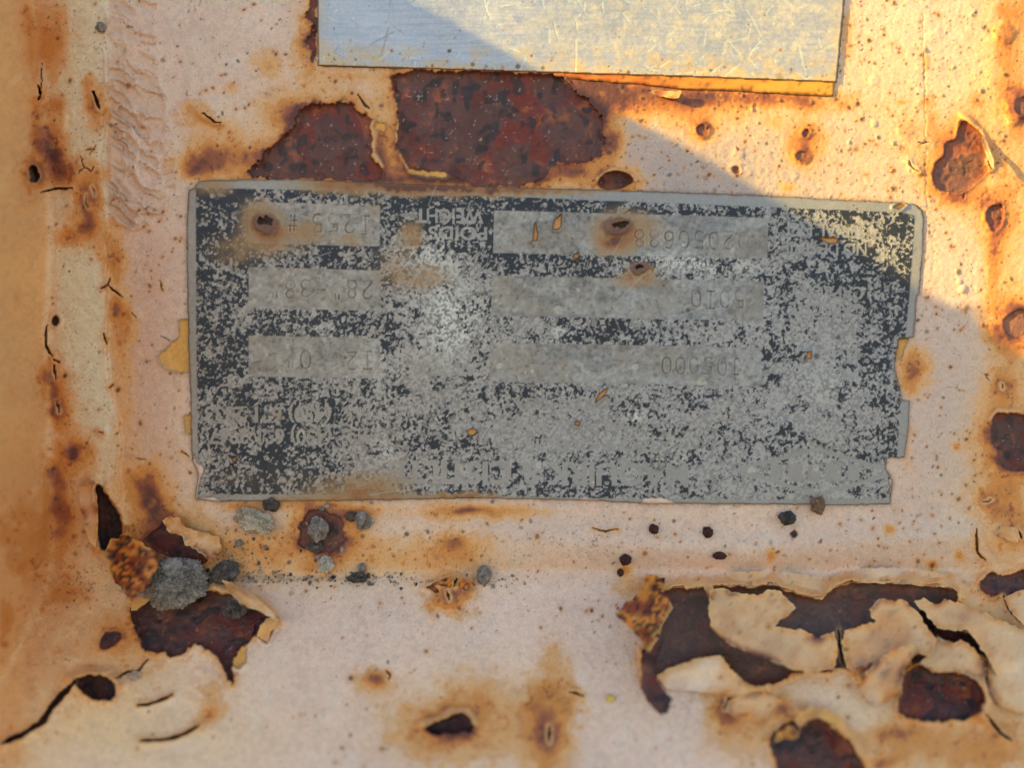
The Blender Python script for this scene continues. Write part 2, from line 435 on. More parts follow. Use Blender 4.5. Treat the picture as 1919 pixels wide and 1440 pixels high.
# cracks: polyline, half width, depth, how far the lips curl up
CR = [
    ([(78, 118), (78, 150), (72, 175)], 1.6, 8, 3), ([(70, 160), (74, 172), (70, 186)], 4.5, 18, 5),
    ([(60, 318), (66, 328), (62, 336)], 7, 26, 4), ([(76, 362), (95, 358), (110, 352), (136, 352)], 2.2, 12, 5), ([(174, 170), (180, 188), (186, 204)], 4.2, 20, 4),
    ([(162, 282), (178, 278), (180, 270)], 1.3, 8, 1), ([(178, 278), (168, 290)], 1.3, 8, 1), ([(152, 294), (156, 314), (170, 320), (174, 312)], 1.6, 9, 2), ([(156, 314), (146, 326)], 1.5, 9, 1),
    ([(172, 350), (176, 366)], 1.3, 7, 1), ([(160, 364), (162, 380), (168, 390)], 1.5, 7, 1), ([(350, 170), (352, 178)], 1.3, 5, 1), ([(378, 213), (392, 220), (404, 228), (414, 230)], 2.4, 14, 9), ([(190, 542), (203, 533), (207, 520)], 2.2, 12, 4), ([(203, 533), (215, 545), (228, 556)], 2, 12, 5),
    ([(195, 626), (200, 645)], 3.6, 12, 1), ([(88, 610), (86, 640), (90, 658), (98, 668)], 2.6, 12, 4), ([(98, 676), (112, 680)], 4, 16, 4), ([(100, 684), (104, 712)], 3, 10, 2), ([(106, 750), (112, 772)], 2.6, 9, 1), ([(205, 728), (212, 722)], 3, 8, 1),
    ([(300, 632), (316, 640)], 1.5, 5, 1), ([(245, 586), (254, 596)], 1.4, 5, 3), ([(298, 524), (306, 546)], 2, 6, 1), ([(340, 846), (354, 856)], 1.6, 8, 4), ([(252, 858), (274, 862)], 1.2, 5, 2), ([(182, 808), (192, 812)], 1.5, 6, 3),
    ([(140, 1278), (118, 1300), (96, 1328), (82, 1352), (40, 1378), (4, 1396)], 5, 24, 9), ([(216, 1272), (240, 1262), (262, 1256), (276, 1238)], 2.2, 9, 4), ([(258, 1324), (290, 1316), (322, 1304)], 3.2, 14, 6), ([(262, 1390), (310, 1386), (340, 1378), (372, 1362)], 3.4, 16, 6),
    ([(800, 1102), (824, 1092), (844, 1084)], 2.4, 12, 5), ([(852, 1098), (858, 1086)], 4.0, 16, 6), ([(838, 1108), (844, 1124)], 2.2, 10, 4), ([(1110, 990), (1135, 997), (1158, 993)], 1.7, 10, 5), ([(1380, 1012), (1386, 1016)], 1, 3, 0),
    ([(1830, 992), (1828, 1010), (1832, 1040), (1846, 1050)], 1.9, 9, 4), ([(1905, 990), (1915, 1008)], 2.4, 12, 5), ([(1880, 1118), (1890, 1140), (1905, 1158), (1925, 1178)], 2.4, 12, 5), ([(1360, 1330), (1366, 1312), (1400, 1302), (1438, 1298)], 2.0, 8, 4),
    ([(1030, 1362), (1031, 1390)], 3.2, 9, 3), ([(1066, 1298), (1090, 1304)], 3.4, 8, 2), ([(722, 1256), (732, 1266), (728, 1272)], 2.4, 8, 2), ([(1430, 1284), (1436, 1296)], 1.2, 4, 1), ([(1570, 1180), (1574, 1215), (1584, 1250)], 3.0, 12, 2),
    ([(1225, 172), (1246, 176), (1268, 178)], 1.5, 6, 3), ([(1720, 265), (1745, 268)], 1.2, 3, 1), ([(1852, 300), (1858, 316)], 1.8, 8, 5), ([(1805, 362), (1806, 374)], 1.2, 5, 1), ([(1702, 300), (1708, 312), (1726, 320)], 1.3, 4, 4),
    ([(1846, 700), (1852, 712)], 1.4, 5, 2), ([(1842, 942), (1856, 938)], 2.2, 6, 1), ([(672, 178), (680, 190), (694, 205)], 1.8, 6, 5), ([(1520, 560), (1524, 575)], 1, 3, 1), ([(1876, 720), (1878, 728)], 2, 6, 1), ([(1730, 20), (1734, 200), (1736, 400)], 1.1, 1.5, 0),
    ([(1750, 425), (1748, 520)], 1, 1.0, 0), ([(1920, 1230), (1905, 1268), (1918, 1300)], 2, 10, 4), ([(1846, 1340), (1870, 1370), (1895, 1390)], 4, 12, 8),
]
# blisters of paint: u, v, radius, height
BL = [(352, 205, 24, 7), (400, 205, 26, 6), (845, 1108, 34, 16), (1385, 290, 12, 2), (1750, 68, 14, 1.5), (1318, 243, 16, 2), (1505, 292, 16, 2), (1805, 542, 7, 4), (1798, 528, 5, 3), (1640, 150, 9, 1), (1640, 232, 6, 2.5), (1695, 245, 14, 1.2),
      (1720, 320, 10, 2), (250, 590, 16, 4), (290, 655, 30, 3), (1490, 330, 7, 1.2), (1400, 325, 9, 1.2), (1885, 60, 20, 4), (60, 160, 26, 12), (70, 270, 30, 9), (40, 350, 40, 8), (100, 230, 30, 6), (110, 400, 40, 5), (140, 320, 18, 4), (190, 810, 12, 5), (100, 840, 26, 7),
      (100, 930, 34, 8), (700, 1272, 20, 5), (1030, 1330, 34, 6), (1640, 1262, 40, 10), (1460, 1330, 26, 6), (1400, 1320, 26, 6), (400, 1290, 40, 5), (1860, 410, 18, 4), (1900, 205, 24, 6)]
# lifted lips beside the big tears: polyline, rise, width
LP = [([(1235, 1098), (1300, 1096), (1450, 1091), (1480, 1104), (1540, 1118), (1560, 1094), (1600, 1084), (1690, 1087), (1785, 1090), (1806, 1120)], 20, 13), ([(1722, 1240), (1760, 1258), (1800, 1254), (1840, 1278), (1854, 1310), (1842, 1342)], 17, 12),
      ([(1262, 1258), (1300, 1244), (1356, 1236), (1370, 1258), (1400, 1290), (1440, 1290)], 12, 12), ([(404, 1100), (470, 1114), (506, 1142), (524, 1164)], 20, 11), ([(172, 900), (176, 960), (180, 1026)], 16, 10), ([(200, 912), (226, 950), (238, 980)], 10, 8),
      ([(130, 1268), (165, 1258), (206, 1260), (224, 1284)], 14, 10), ([(790, 1358), (818, 1350), (850, 1332), (874, 1332), (892, 1356)], 7, 9), ([(1500, 1330), (1545, 1338), (1588, 1374), (1618, 1420)], 14, 11), ([(1118, 336), (1150, 316), (1192, 336)], 5, 5),
      ([(1802, 216), (1838, 242), (1860, 300)], 5, 5), ([(1854, 788), (1872, 768), (1912, 772)], 5, 6), ([(250, 1134), (300, 1106), (400, 1100)], 6, 8), ([(690, 206), (702, 248), (698, 285), (712, 312)], 5, 8), ([(742, 180), (750, 215), (743, 250), (754, 292), (768, 322)], 3, 5),
      ([(1838, 1084), (1855, 1066), (1880, 1076), (1919, 1062)], 8, 7)]

# ------------------------------------------------------------------ build the sheet
STEP = 1.95
us = np.concatenate([np.arange(-105, -30, 15), np.arange(-30, 1950, STEP), np.arange(1950, 2231, 15)])
vv = np.concatenate([np.arange(-220, -30, 15), np.arange(-30, 1470, STEP), np.arange(1470, 1681, 15)])
U, V = np.meshgrid(us.astype(np.float32), vv.astype(np.float32))


def win(u0, u1, v0, v1):
    a, b = np.searchsorted(us, [u0, u1])
    c, d = np.searchsorted(vv, [v0, v1])
    return slice(c, d), slice(a, b)


def box(pts, pad):
    q = np.asarray(pts, float)
    return win(q[:, 0].min() - pad, q[:, 0].max() + pad, q[:, 1].min() - pad, q[:, 1].max() + pad)


HF = form(U, V).astype(np.float32)
H = HF.copy()
warp_x = (fbm(U / 22, V / 22, 50, 4) - .5)
warp_y = (fbm(U / 22 + 31, V / 22, 55, 4) - .5)
fine_x = (fbm(U / 6, V / 6, 60, 2) - .5)
fine_y = (fbm(U / 6 + 7, V / 6, 63, 2) - .5)
n_big = fbm(U / 120, V / 120, 70, 4)
n_mid = fbm(U / 30, V / 30, 74, 4)
n_fin = fbm(U / 7, V / 7, 78, 3)

# yellowing and stains
yel = np.zeros_like(U)
for u, v, ru, rv, a in YEL:
    yel += a * np.exp(-(((U - u) / ru) ** 2 + ((V - v) / rv) ** 2))
yel = np.clip(yel * (0.55 + 0.9 * n_big) , 0, 1.1)
st = np.zeros_like(U)
for u, v, ru, rv, ang, a in ST:
    if u < 140 and (v > 870 or v < 100):
        a *= .74
    w = win(u - 2.6 * max(ru, rv) - 20, u + 2.6 * max(ru, rv) + 20, v - 2.6 * max(ru, rv) - 20, v + 2.6 * max(ru, rv) + 20)
    x, y = U[w] - u + warp_x[w] * ru * .9, V[w] - v + warp_y[w] * rv * .9
    c, s = math.cos(math.radians(ang)), math.sin(math.radians(ang))
    x, y = x * c + y * s, -x * s + y * c
    g = a * np.exp(-((x / ru) ** 2 + (y / rv) ** 2) * 1.1)
    st[w] = st[w] + g * (1 - 0.35 * np.clip(st[w], 0, 1.4))


def chaikin(pts, k=2):
    q = np.asarray(pts, float)
    for _ in range(k):
        nx_ = np.roll(q, -1, 0)
        q = np.stack([q * .78 + nx_ * .22, q * .22 + nx_ * .78], 1).reshape(-1, 2)
    return q


SD = []
for pts, dep, jag, halo, dark in BARE_P:
    pts = chaikin(pts)
    w = box(pts, 90)
    sd = seg_dist(U[w] + warp_x[w] * jag * 3.2 + fine_x[w] * jag * 1.3, V[w] + warp_y[w] * jag * 3.2 + fine_y[w] * jag * 1.3, pts, True)
    SD.append((w, sd))
    st[w] += halo * (0.55 * np.exp(-np.maximum(sd, 0) / 7) + 0.36 * np.exp(-np.maximum(sd, 0) / 26)) * (0.45 + .9 * n_mid[w])
st = .88 * st * (0.72 + 0.56 * n_mid) * (0.94 + 0.12 * n_fin)
st += np.clip(yel - .35, 0, 1) * 0.22 * (n_mid - .2)
# rust freckles seeded where staining is already under way
st += sst(0.68, 0.80, fbm(U / 11 + 3, V / 11, 90, 3)) * np.clip(st * .8, 0.0, .30)

base = mix(np.broadcast_to(PAINT, U.shape + (3,)).astype(np.float32), PAINT_W, np.clip(yel, 0, 1))
base = base * (0.88 + 0.22 * n_big)[..., None]
base = mix(base, srgb(222, 208, 200), 0.16 * sst(.5, .8, n_mid))
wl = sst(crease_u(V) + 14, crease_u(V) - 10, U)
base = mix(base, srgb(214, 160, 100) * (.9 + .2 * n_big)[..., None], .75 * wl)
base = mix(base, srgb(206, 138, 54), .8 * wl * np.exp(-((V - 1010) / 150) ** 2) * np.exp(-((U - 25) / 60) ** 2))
bd = sst(100, 112, U) * sst(206 + 22 * sst(420, 900, V) + 12 * warp_x * 2, 194 + 22 * sst(420, 900, V) + 12 * warp_x * 2, U) * sst(930, 860, V)
base = mix(base, srgb(228, 206, 184), (.5 + .25 * sst(400, 480, V)) * bd)
base = mix(base, srgb(186, 152, 132), .62 * np.exp(-((U - 275) / 64) ** 2) * sst(212, 226, U) * sst(380, 500, V) * sst(980, 900, V))
base = base * (1 - .09 * sst(.45, .7, fbm(U / 9 + 70, V / 9, 96, 4)) - .10 * (n_fin - .5))[..., None]
# painted light: shelf and left brighter; painted shade: greyer right, by the sun line
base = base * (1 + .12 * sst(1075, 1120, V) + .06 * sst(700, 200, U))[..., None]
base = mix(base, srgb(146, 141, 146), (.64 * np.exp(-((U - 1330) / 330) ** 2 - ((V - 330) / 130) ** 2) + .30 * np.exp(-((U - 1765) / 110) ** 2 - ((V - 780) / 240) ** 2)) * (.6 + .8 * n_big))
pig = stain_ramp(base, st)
for lv_, am_ in ((.22, .22), (.48, .28)):
    pig = mix(pig, RUSTB, am_ * np.exp(-((st - lv_) / .028) ** 2) * sst(.4, .62, fbm(U / 40 + 60, V / 40, 98, 3)))
rough = np.full(U.shape, 0.55, np.float32)
rough += 0.1 * np.clip(st, 0, 1)

# dirt grime: fine clinging specks, denser under the plate and at the corner
grime = 0.06 + 0.10 * n_big
for u, v, ru, rv, a in [(850, 1030, 420, 60, .35), (560, 1086, 170, 9, 1.0), (850, 1090, 120, 8, .6), (1300, 1090, 200, 6, .3), (150, 240, 60, 240, .3), (140, 700, 60, 80, .3), (1150, 1010, 120, 40, .25), (1640, 1200, 240, 90, .3), (1700, 300, 260, 260, .3), (280, 250, 90, 220, .2),
                        (585, 90, 14, 50, 1.0), (150, 1090, 80, 40, .6), (440, 1060, 60, 40, .6), (1890, 1090, 50, 20, .7), (190, 160, 12, 160, .5)]:
    grime += a * np.exp(-(((U - u) / ru) ** 2 + ((V - v) / rv) ** 2))
gs = .6 * fbm(U / 4.2, V / 4.2, 120, 2) + .4 * vn(U / 2.6, V / 2.6, 127)
gm = sst(0.80 - 0.22 * np.clip(grime, 0, 1.2), 0.88 - 0.18 * np.clip(grime, 0, 1.2), gs) * np.clip(.35 + grime, 0, .9)
gm *= sst(40, 140, U)
pig = mix(pig, GREYD * 0.8, gm * 0.7)
pig = mix(pig, GREYD, 0.55 * np.clip(grime - .7, 0, 1))

# single specks of dirt and pin-holes of rust
n_sp = 9500
for i in range(n_sp):
    u, v = RNG.uniform(90, 1919), RNG.uniform(-10, 1440)
    if v > 1150 and RNG.random() < .75:
        continue
    if i > 7400:
        u, v = RNG.uniform(1150, 1919), RNG.uniform(-10, 620)
    r = .9 + RNG.exponential(1.0)
    r = min(r, 5.5)
    w = win(u - r * 4, u + r * 4, v - r * 4, v + r * 4)
    if U[w].size == 0:
        continue
    a, e = RNG.uniform(0, 3.14), RNG.uniform(1, 1.9)
    x, y = U[w] - u, V[w] - v
    x, y = x * math.cos(a) + y * math.sin(a), (-x * math.sin(a) + y * math.cos(a)) * e
    d = np.sqrt(x * x + y * y) * (0.8 + 0.4 * n_fin[w] * 2 * .5)
    m = sst(r * 1.15, r * .55, d)
    if RNG.random() < .5:
        c = srgb(66, 48, 42)
        if r > 1.9:
            hm = np.exp(-(d / (r * 1.9)) ** 2) * .55
            pig[w] = mix(pig[w], OCHRE, hm)
    else:
        c = srgb(78, 72, 70)
    pig[w] = mix(pig[w], c, m * RNG.uniform(.35, .95))
    H[w] += m * RNG.uniform(-.8, 1.5) * r * .4

paint_pig = pig.copy()

# paint film relief
H += 1.2 * (fbm(U / 14, V / 14, 130, 3) - .5) + 1.1 * (fbm(U / 5.5, V / 5.5, 133, 2) - .5)
for u, v, r, hh in BL:
    w = win(u - 3 * r, u + 3 * r, v - 3 * r, v + 3 * r)
    x, y = U[w] - u + warp_x[w] * r, V[w] - v + warp_y[w] * r
    H[w] += hh * sst(1.35, .55, np.sqrt(x * x + y * y) / r)

# wrinkled run of paint at the upper left
wp = [(196, -40), (205, 60), (196, 130), (208, 210), (206, 300), (205, 380), (214, 420), (250, 432), (300, 408), (330, 360), (328, 300), (312, 200), (290, 100), (300, -40)]
w = box(wp, 30)
sd = seg_dist(U[w] + warp_x[w] * 14, V[w] + warp_y[w] * 14, wp, True)
wm = sst(6, -10, sd)
tx, ty = U[w] / 62 + .5 * warp_x[w], (V[w] - .42 * (U[w] - 200) * sst(100, 300, V[w]) + 16 * np.sin(U[w] / 26.)) / 21 + 1.0 * warp_y[w]
rid = 1 - np.abs(2 * vn(tx * 1.1, ty, 140) - 1) * 2.3
rid2 = 1 - np.abs(2 * vn(tx * 1.5 + 5, ty * 1.1 + 8, 141) - 1) * 2.6
fade = 0.45 + 0.55 * sst(90, 230, V[w]) * sst(340, 250, U[w])
H[w] += wm * fade * 13.0 * np.clip(np.maximum(rid, rid2 * .8), 0, 1)
H[w] += 3.2 * np.exp(-(sd / 5.0) ** 2)
pig[w] = mix(pig[w], srgb(176, 146, 122), .30 * wm * fade * (1 - np.clip(rid, 0, 1)))

# lifted lips
for pts, rise, wd in LP:
    w = box(pts, wd * 3)
    d = seg_dist(U[w] + warp_x[w] * 8, V[w] + warp_y[w] * 8, pts)
    H[w] += rise * np.exp(-(d / wd) ** 2) * (0.7 + .6 * n_mid[w])
    pig[w] = stain_ramp(pig[w], .34 * np.exp(-(d / (wd * .8)) ** 2) * (.5 + n_mid[w]))

# primer
for pts, dep in PRIMER_P:
    w = box(pts, 20)
    sd = seg_dist(U[w] + warp_x[w] * 10 + fine_x[w] * 4, V[w] + warp_y[w] * 10 + fine_y[w] * 4, pts, True)
    m = sst(.8, -.8, sd)
    pig[w] = mix(pig[w], stain_ramp(PRIMER * (0.85 + .3 * n_fin[w])[..., None], .35 * np.clip(n_mid[w] - .3, 0, 1)), m)
    pig[w] = mix(pig[w], srgb(120, 104, 84), .6 * np.exp(-((sd - 1.5) / 2.0) ** 2))
    H[w] += -dep * m + 2.5 * np.exp(-((sd - 3) / 3) ** 2)

# bare steel
for (pts, dep, jag, halo, dark), (w, sd) in zip(BARE_P, SD):
    m = sst(.9, -.9, sd)
    rc = rust_colour(U[w], V[w])
    if dark > 0:
        rc = mix(rc, srgb(44, 28, 27), dark * .8)
    else:
        rc = mix(rc, srgb(112, 92, 82) if dark == -0.2 else srgb(150, 104, 80) * (0.7 + .6 * n_fin[w])[..., None], .5 if dark == -0.2 else -dark)
    # a rust-red rim just inside the paint edge
    rc = mix(rc, srgb(136, 66, 42), .55 * np.exp(-np.maximum(-sd, 0) / 6) * (n_mid[w] > .42) * (1 - max(dark, 0)))
    pig[w] = mix(pig[w], rc, m)
    pits = sst(.62, .74, fbm(U[w] / 13, V[w] / 13, 150, 2))
    rel = 3.0 * (fbm(U[w] / 24, V[w] / 24, 155, 4) - .5) - 1.6 * pits + 1.3 * (n_fin[w] - .5)
    H[w] += m * (-dep + rel) + (1.2 + .22 * dep) * np.exp(-((sd - 3.5) / 4) ** 2) * (.4 + 1.2 * n_mid[w])
    rough[w] = rough[w] * (1 - m) + m * (0.50 + .25 * n_mid[w])
    pig[w] = mix(pig[w], srgb(60, 38, 34), .55 * np.exp(-((sd - .3) / 1.5) ** 2) * (n_mid[w] > .36))

# cracks
for pts, hw_, dep, lip in CR:
    hw_ = hw_ * (.72 if hw_ < 5 else .95)
    w = box(pts, 30)
    d = seg_dist(U[w] + warp_x[w] * 7 + fine_x[w] * 3, V[w] + warp_y[w] * 7 + fine_y[w] * 3, pts)
    e0 = np.minimum(np.hypot(U[w] - pts[0][0], V[w] - pts[0][1]), np.hypot(U[w] - pts[-1][0], V[w] - pts[-1][1]))
    hw2 = hw_ * (0.35 + .65 * sst(0, 12 + hw_ * 3, e0)) if hw_ < 5 else hw_
    hw2 = hw2 * (.45 + 1.1 * n_mid[w])
    m = sst(hw2 + 1.1, hw2 - .7, d)
    if dep > 5:
        pig[w] = stain_ramp(pig[w], .42 * np.exp(-(d / (hw_ + 5)) ** 2) * n_mid[w] * 1.4)
    pig[w] = mix(pig[w], srgb(54, 38, 32), m * (.92 if dep > 2 else .3))
    H[w] += -dep * m + lip * np.exp(-(d / (hw_ + 7)) ** 2) * (1 - m)

# ------------------------------------------------------------------ outline of the data plate (used to sink the paint under it)
PLATE = [(366, 352), (372, 340), (400, 338), (560, 336), (725, 344), (900, 350), (1120, 356), (1300, 362), (1440, 367), (1560, 374), (1690, 380), (1716, 384), (1727, 394), (1731, 410), (1729, 470), (1722, 550), (1718, 555), (1712, 632),
         (1684, 636), (1680, 660), (1676, 690), (1686, 728), (1690, 750), (1704, 752), (1702, 800), (1694, 858), (1662, 858), (1660, 880), (1672, 900), (1668, 945), (1560, 948), (1490, 946), (1300, 945), (1210, 944), (1100, 938), (900, 934), (700, 938), (545, 940), (400, 940),
         (366, 935), (372, 890), (360, 860), (358, 780), (355, 690), (352, 560), (350, 430), (354, 356)]
w = box(PLATE, 40)
sdp = seg_dist(U[w], V[w], PLATE, True)
H[w] += -9 * sst(2, -8, sdp)
gunk = np.exp(-(np.maximum(sdp, 0) / 5.5) ** 2) * (.35 + .65 * n_mid[w])
pig[w] = mix(pig[w], srgb(112, 82, 58), gunk * .75 * (n_fin[w] * 1.2))
keep_in = np.ones((len(vv) - 1, len(us) - 1), bool)
deep = np.zeros(U.shape, bool)
deep[w] = sdp < -22
keep_in &= ~(deep[1:, 1:] & deep[:-1, :-1] & deep[1:, :-1] & deep[:-1, 1:])

HOUSING = empty("machine_panel", (0, 0, -0.075), "peeling pinkish cream painted steel panel with rust patches behind the plates", "steel panel")
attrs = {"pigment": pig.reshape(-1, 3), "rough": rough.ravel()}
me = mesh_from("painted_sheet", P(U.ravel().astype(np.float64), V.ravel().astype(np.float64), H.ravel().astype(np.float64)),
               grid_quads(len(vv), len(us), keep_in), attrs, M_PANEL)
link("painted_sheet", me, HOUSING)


def samp(arr, u, v):
    a = np.clip(np.searchsorted(us, u) - 1, 0, len(us) - 2)
    b = np.clip(np.searchsorted(vv, v) - 1, 0, len(vv) - 2)
    fu = np.clip((u - us[a]) / (us[a + 1] - us[a]), 0, 1)
    fv = np.clip((v - vv[b]) / (vv[b + 1] - vv[b]), 0, 1)
    if arr.ndim == 3:
        fu, fv = fu[:, None], fv[:, None]
    return (arr[b, a] * (1 - fu) + arr[b, a + 1] * fu) * (1 - fv) + (arr[b + 1, a] * (1 - fu) + arr[b + 1, a + 1] * fu) * fv


# ------------------------------------------------------------------ loose flakes of paint, each a curled sheet of its own
def cdt_mesh(outline, step, jag, seed):
    r = random.Random(seed)
    pts = []
    n = len(outline)
    for i in range(n):
        a, b = Vector(outline[i]), Vector(outline[(i + 1) % n])
        L = (b - a).length
        k = max(1, int(L / step))
        nrm = Vector((-(b - a).y, (b - a).x)).normalized()
        for j in range(k):
            t = j / k
            p = a.lerp(b, t)
            o = (mnoise.noise(Vector((p.x / 9, p.y / 9, seed * 3.1))) + .5 * mnoise.noise(Vector((p.x / 4, p.y / 4, seed + 5.5)))) * jag * 1.3
            o += jag * .9 * (abs((mnoise.noise(Vector((p.x / 5.5, p.y / 5.5, seed * 1.7))))) - .25)
            pts.append(p + nrm * o)
    nb = len(pts)
    q = np.array([(p.x, p.y) for p in pts])
    gx, gy = np.meshgrid(np.arange(q[:, 0].min(), q[:, 0].max(), step * 1.5), np.arange(q[:, 1].min(), q[:, 1].max(), step * 1.5))
    gx, gy = gx.ravel(), gy.ravel()
    d = seg_dist(gx, gy, q, True)
    s = d < -step * .8
    allp = [Vector(p) for p in q.tolist()] + [Vector((x, y)) for x, y in zip(gx[s], gy[s])]
    vo, _, fo, *_ = delaunay_2d_cdt(allp, [], [list(range(nb))], 1, 1e-4)
    vo = np.array([(p.x, p.y) for p in vo])
    return vo, np.array([f for f in fo if len(f) == 3], int), q


def flake(outline, lifts, kind="paint", thick=2.2, jag=2.5, step=4.0, seed=1, label=None, edge_stain=.5, curl=0.0, name="paint_flake"):
    vo, tri, q = cdt_mesh(outline, step, jag, seed)
    u, v = vo[:, 0], vo[:, 1]
    num = np.zeros(len(u))
    den = np.zeros(len(u))
    for (lu, lv, ll) in lifts:
        wgt = 1 / (((u - lu) ** 2 + (v - lv) ** 2) + 60) ** 1.3
        num += wgt * ll
        den += wgt
    lift = 2.0 * num / den
    ed = -seg_dist(u, v, q, True)
    lift += curl * np.exp(-np.maximum(ed, 0) / 7)
    uf, vf = u.astype(np.float32), v.astype(np.float32)
    h = samp(HF, u, v) + lift + 6.0 * (fbm(uf / 24, vf / 24, 200 + seed, 3) - .5)
    if kind == "paint":
        c = samp(paint_pig, u, v)
        up = sst(5, 22, lift)
        s = 1.7 * edge_stain * up * np.exp(-np.maximum(ed, 0) / 15) * np.clip(3.2 * fbm(uf / 46, vf / 46, 210 + seed, 3) - 1.0, 0, 1.3)
        c = stain_ramp(c, s)
    elif kind == "rust":
        a = fbm(uf / 13, vf / 13, 220 + seed, 4)
        b = fbm(uf / 7 + 5, vf / 7, 224 + seed, 3)
        c = mix(np.broadcast_to(srgb(126, 62, 34), (len(u), 3)), srgb(196, 124, 50), sst(.48, .62, a))
        c = mix(c, srgb(44, 32, 34), sst(.50, .60, b) * .95)
        c = mix(c, srgb(196, 148, 78), sst(.66, .76, fbm(uf / 9 + 40, vf / 9, 229 + seed, 3)) * .8)
        c = mix(c, PRIMER, .8 * np.exp(-np.maximum(ed, 0) / 3.0) * (fbm(uf / 20, vf / 20, 233 + seed, 2) > .55))
    elif kind == "darkrust":
        c = rust_colour(uf, vf, 240 + seed) * .8
    else:
        c = stain_ramp(PRIMER * (0.8 + .4 * fbm(uf / 8, vf / 8, 250 + seed, 2))[:, None], .5 * fbm(uf / 14, vf / 14, 252 + seed, 2))
    c = np.asarray(c)
    if kind == "paint":
        c = mix(c, srgb(224, 196, 174) * (.82 + .36 * fbm(uf / 12, vf / 12, 270 + seed, 4))[:, None], .26 * sst(2, 14, ed))
        c = mix(c, srgb(228, 194, 152), .5 * up * np.exp(-np.maximum(ed, 0) / 1.5) * (fbm(uf / 14, vf / 14, 274 + seed, 2) > .45))
        c = mix(c, srgb(80, 58, 48), .6 * sst(.74, .84, .5 * vn(uf / 3.4, vf / 3.4, 277 + seed) + .5 * fbm(uf / 15, vf / 15, 279 + seed, 3)))
    n = len(u)
    top = P(u, v, h)
    bot = P(u, v, h - thick)
    verts = np.concatenate([top, bot, top, bot])
    # boundary edges for the rim, which keeps its own corners so that the lip stays crisp
    e = np.concatenate([tri[:, [0, 1]], tri[:, [1, 2]], tri[:, [2, 0]]])
    es = set(map(tuple, e.tolist()))
    faces = [tri[:, ::-1], tri + n]
    rt = []
    for a, b in es:
        if (b, a) not in es:
            a2, b2 = a + 2 * n, b + 2 * n
            rt += [(a2, b2, b2 + n), (a2, b2 + n, a2 + n)]
    faces.append(np.array(rt, int))
    cb = np.broadcast_to(srgb(92, 62, 44), (n, 3)) * (0.7 + .6 * fbm(uf / 8, vf / 8, 260 + seed, 2))[:, None]
    cr_ = np.asarray(c) * (.95 - .4 * sst(5, 22, lift))[:, None]
    me = mesh_from(name, verts, np.concatenate(faces), {"pigment": np.concatenate([c, cb, cr_, cb]), "rough": np.full(4 * n, .6)}, M_FLAKE)
    return link(name, me, HOUSING, label=label)


flake([(1212, 1076), (1247, 1084), (1244, 1108), (1256, 1124), (1240, 1170), (1228, 1196), (1214, 1226), (1200, 1200), (1178, 1176), (1154, 1152), (1172, 1132), (1200, 1110)],
      [(1228, 1080, 5), (1156, 1152, 46), (1212, 1222, 44), (1252, 1126, 26), (1200, 1150, 34)], "rust", 4, 2.5, 4, 3, "curled rusty flake hanging by its upper end")
flake([(1236, 1126), (1254, 1122), (1262, 1140), (1248, 1160), (1232, 1200), (1218, 1222), (1214, 1200), (1228, 1170)],
      [(1250, 1126, 16), (1218, 1220, 24), (1240, 1160, 22)], "primer", 2, 1.5, 3, 4, "yellow edged sliver of primer")
flake([(1212, 1206), (1232, 1188), (1246, 1196), (1232, 1236), (1224, 1264), (1240, 1288), (1258, 1312), (1252, 1338), (1238, 1343), (1214, 1318), (1200, 1290), (1203, 1250)],
      [(1230, 1195, 24), (1206, 1250, 30), (1216, 1285, 22), (1250, 1335, 22), (1232, 1230, 14)], "darkrust", 4, 2, 3.5, 24, "dark curled strip of rusty paint dangling from the flake")
flake([(1230, 1268), (1262, 1250), (1300, 1238), (1350, 1228), (1364, 1250), (1396, 1284), (1442, 1290), (1424, 1312), (1360, 1304), (1300, 1296), (1252, 1294)],
      [(1236, 1268, 10), (1300, 1240, 14), (1352, 1230, 18), (1396, 1286, 12), (1440, 1292, 8), (1360, 1300, 1), (1260, 1292, 1), (1420, 1310, 1)], "paint", 3, 2, 4, 25, "pale paint lip along the lower side of the large bare patch", .4)
flake([(1262, 1102), (1300, 1102), (1380, 1100), (1450, 1097), (1472, 1108), (1510, 1120), (1540, 1126), (1556, 1106), (1552, 1082), (1450, 1070), (1350, 1074), (1270, 1082)],
      [(1270, 1102, 8), (1380, 1100, 13), (1450, 1098, 13), (1540, 1126, 12), (1550, 1084, 0.5), (1450, 1072, .5), (1350, 1076, .5), (1272, 1084, .5)], "paint", 3, 2, 4, 26, "paint edge overhanging the bare patch on its left", .7)
flake([(1558, 1104), (1600, 1093), (1650, 1094), (1690, 1096), (1740, 1100), (1786, 1102), (1806, 1126), (1822, 1112), (1806, 1082), (1700, 1064), (1600, 1066), (1554, 1082)],
      [(1562, 1104, 9), (1620, 1093, 14), (1700, 1097, 15), (1786, 1102, 14), (1806, 1124, 10), (1806, 1084, .5), (1700, 1066, .5), (1600, 1068, .5), (1820, 1110, 1)], "paint", 3, 2, 4, 27, "paint edge overhanging the bare patch on its right", .7)
flake([(1880, 1122), (1900, 1112), (1925, 1104), (1980, 1106), (1980, 1192), (1926, 1180), (1906, 1160), (1890, 1142)],
      [(1882, 1122, 8), (1906, 1160, 12), (1930, 1180, 9), (1970, 1110, 1), (1970, 1180, 1)], "paint", 3, 2.5, 4, 28, None, .6)
flake([(1852, 1244), (1890, 1236), (1925, 1230), (1980, 1236), (1980, 1330), (1910, 1338), (1872, 1322), (1852, 1290)],
      [(1854, 1250, 7), (1856, 1290, 9), (1910, 1336, 7), (1970, 1240, 1), (1970, 1320, 1)], "paint", 3, 2.5, 4, 29, None, .7)
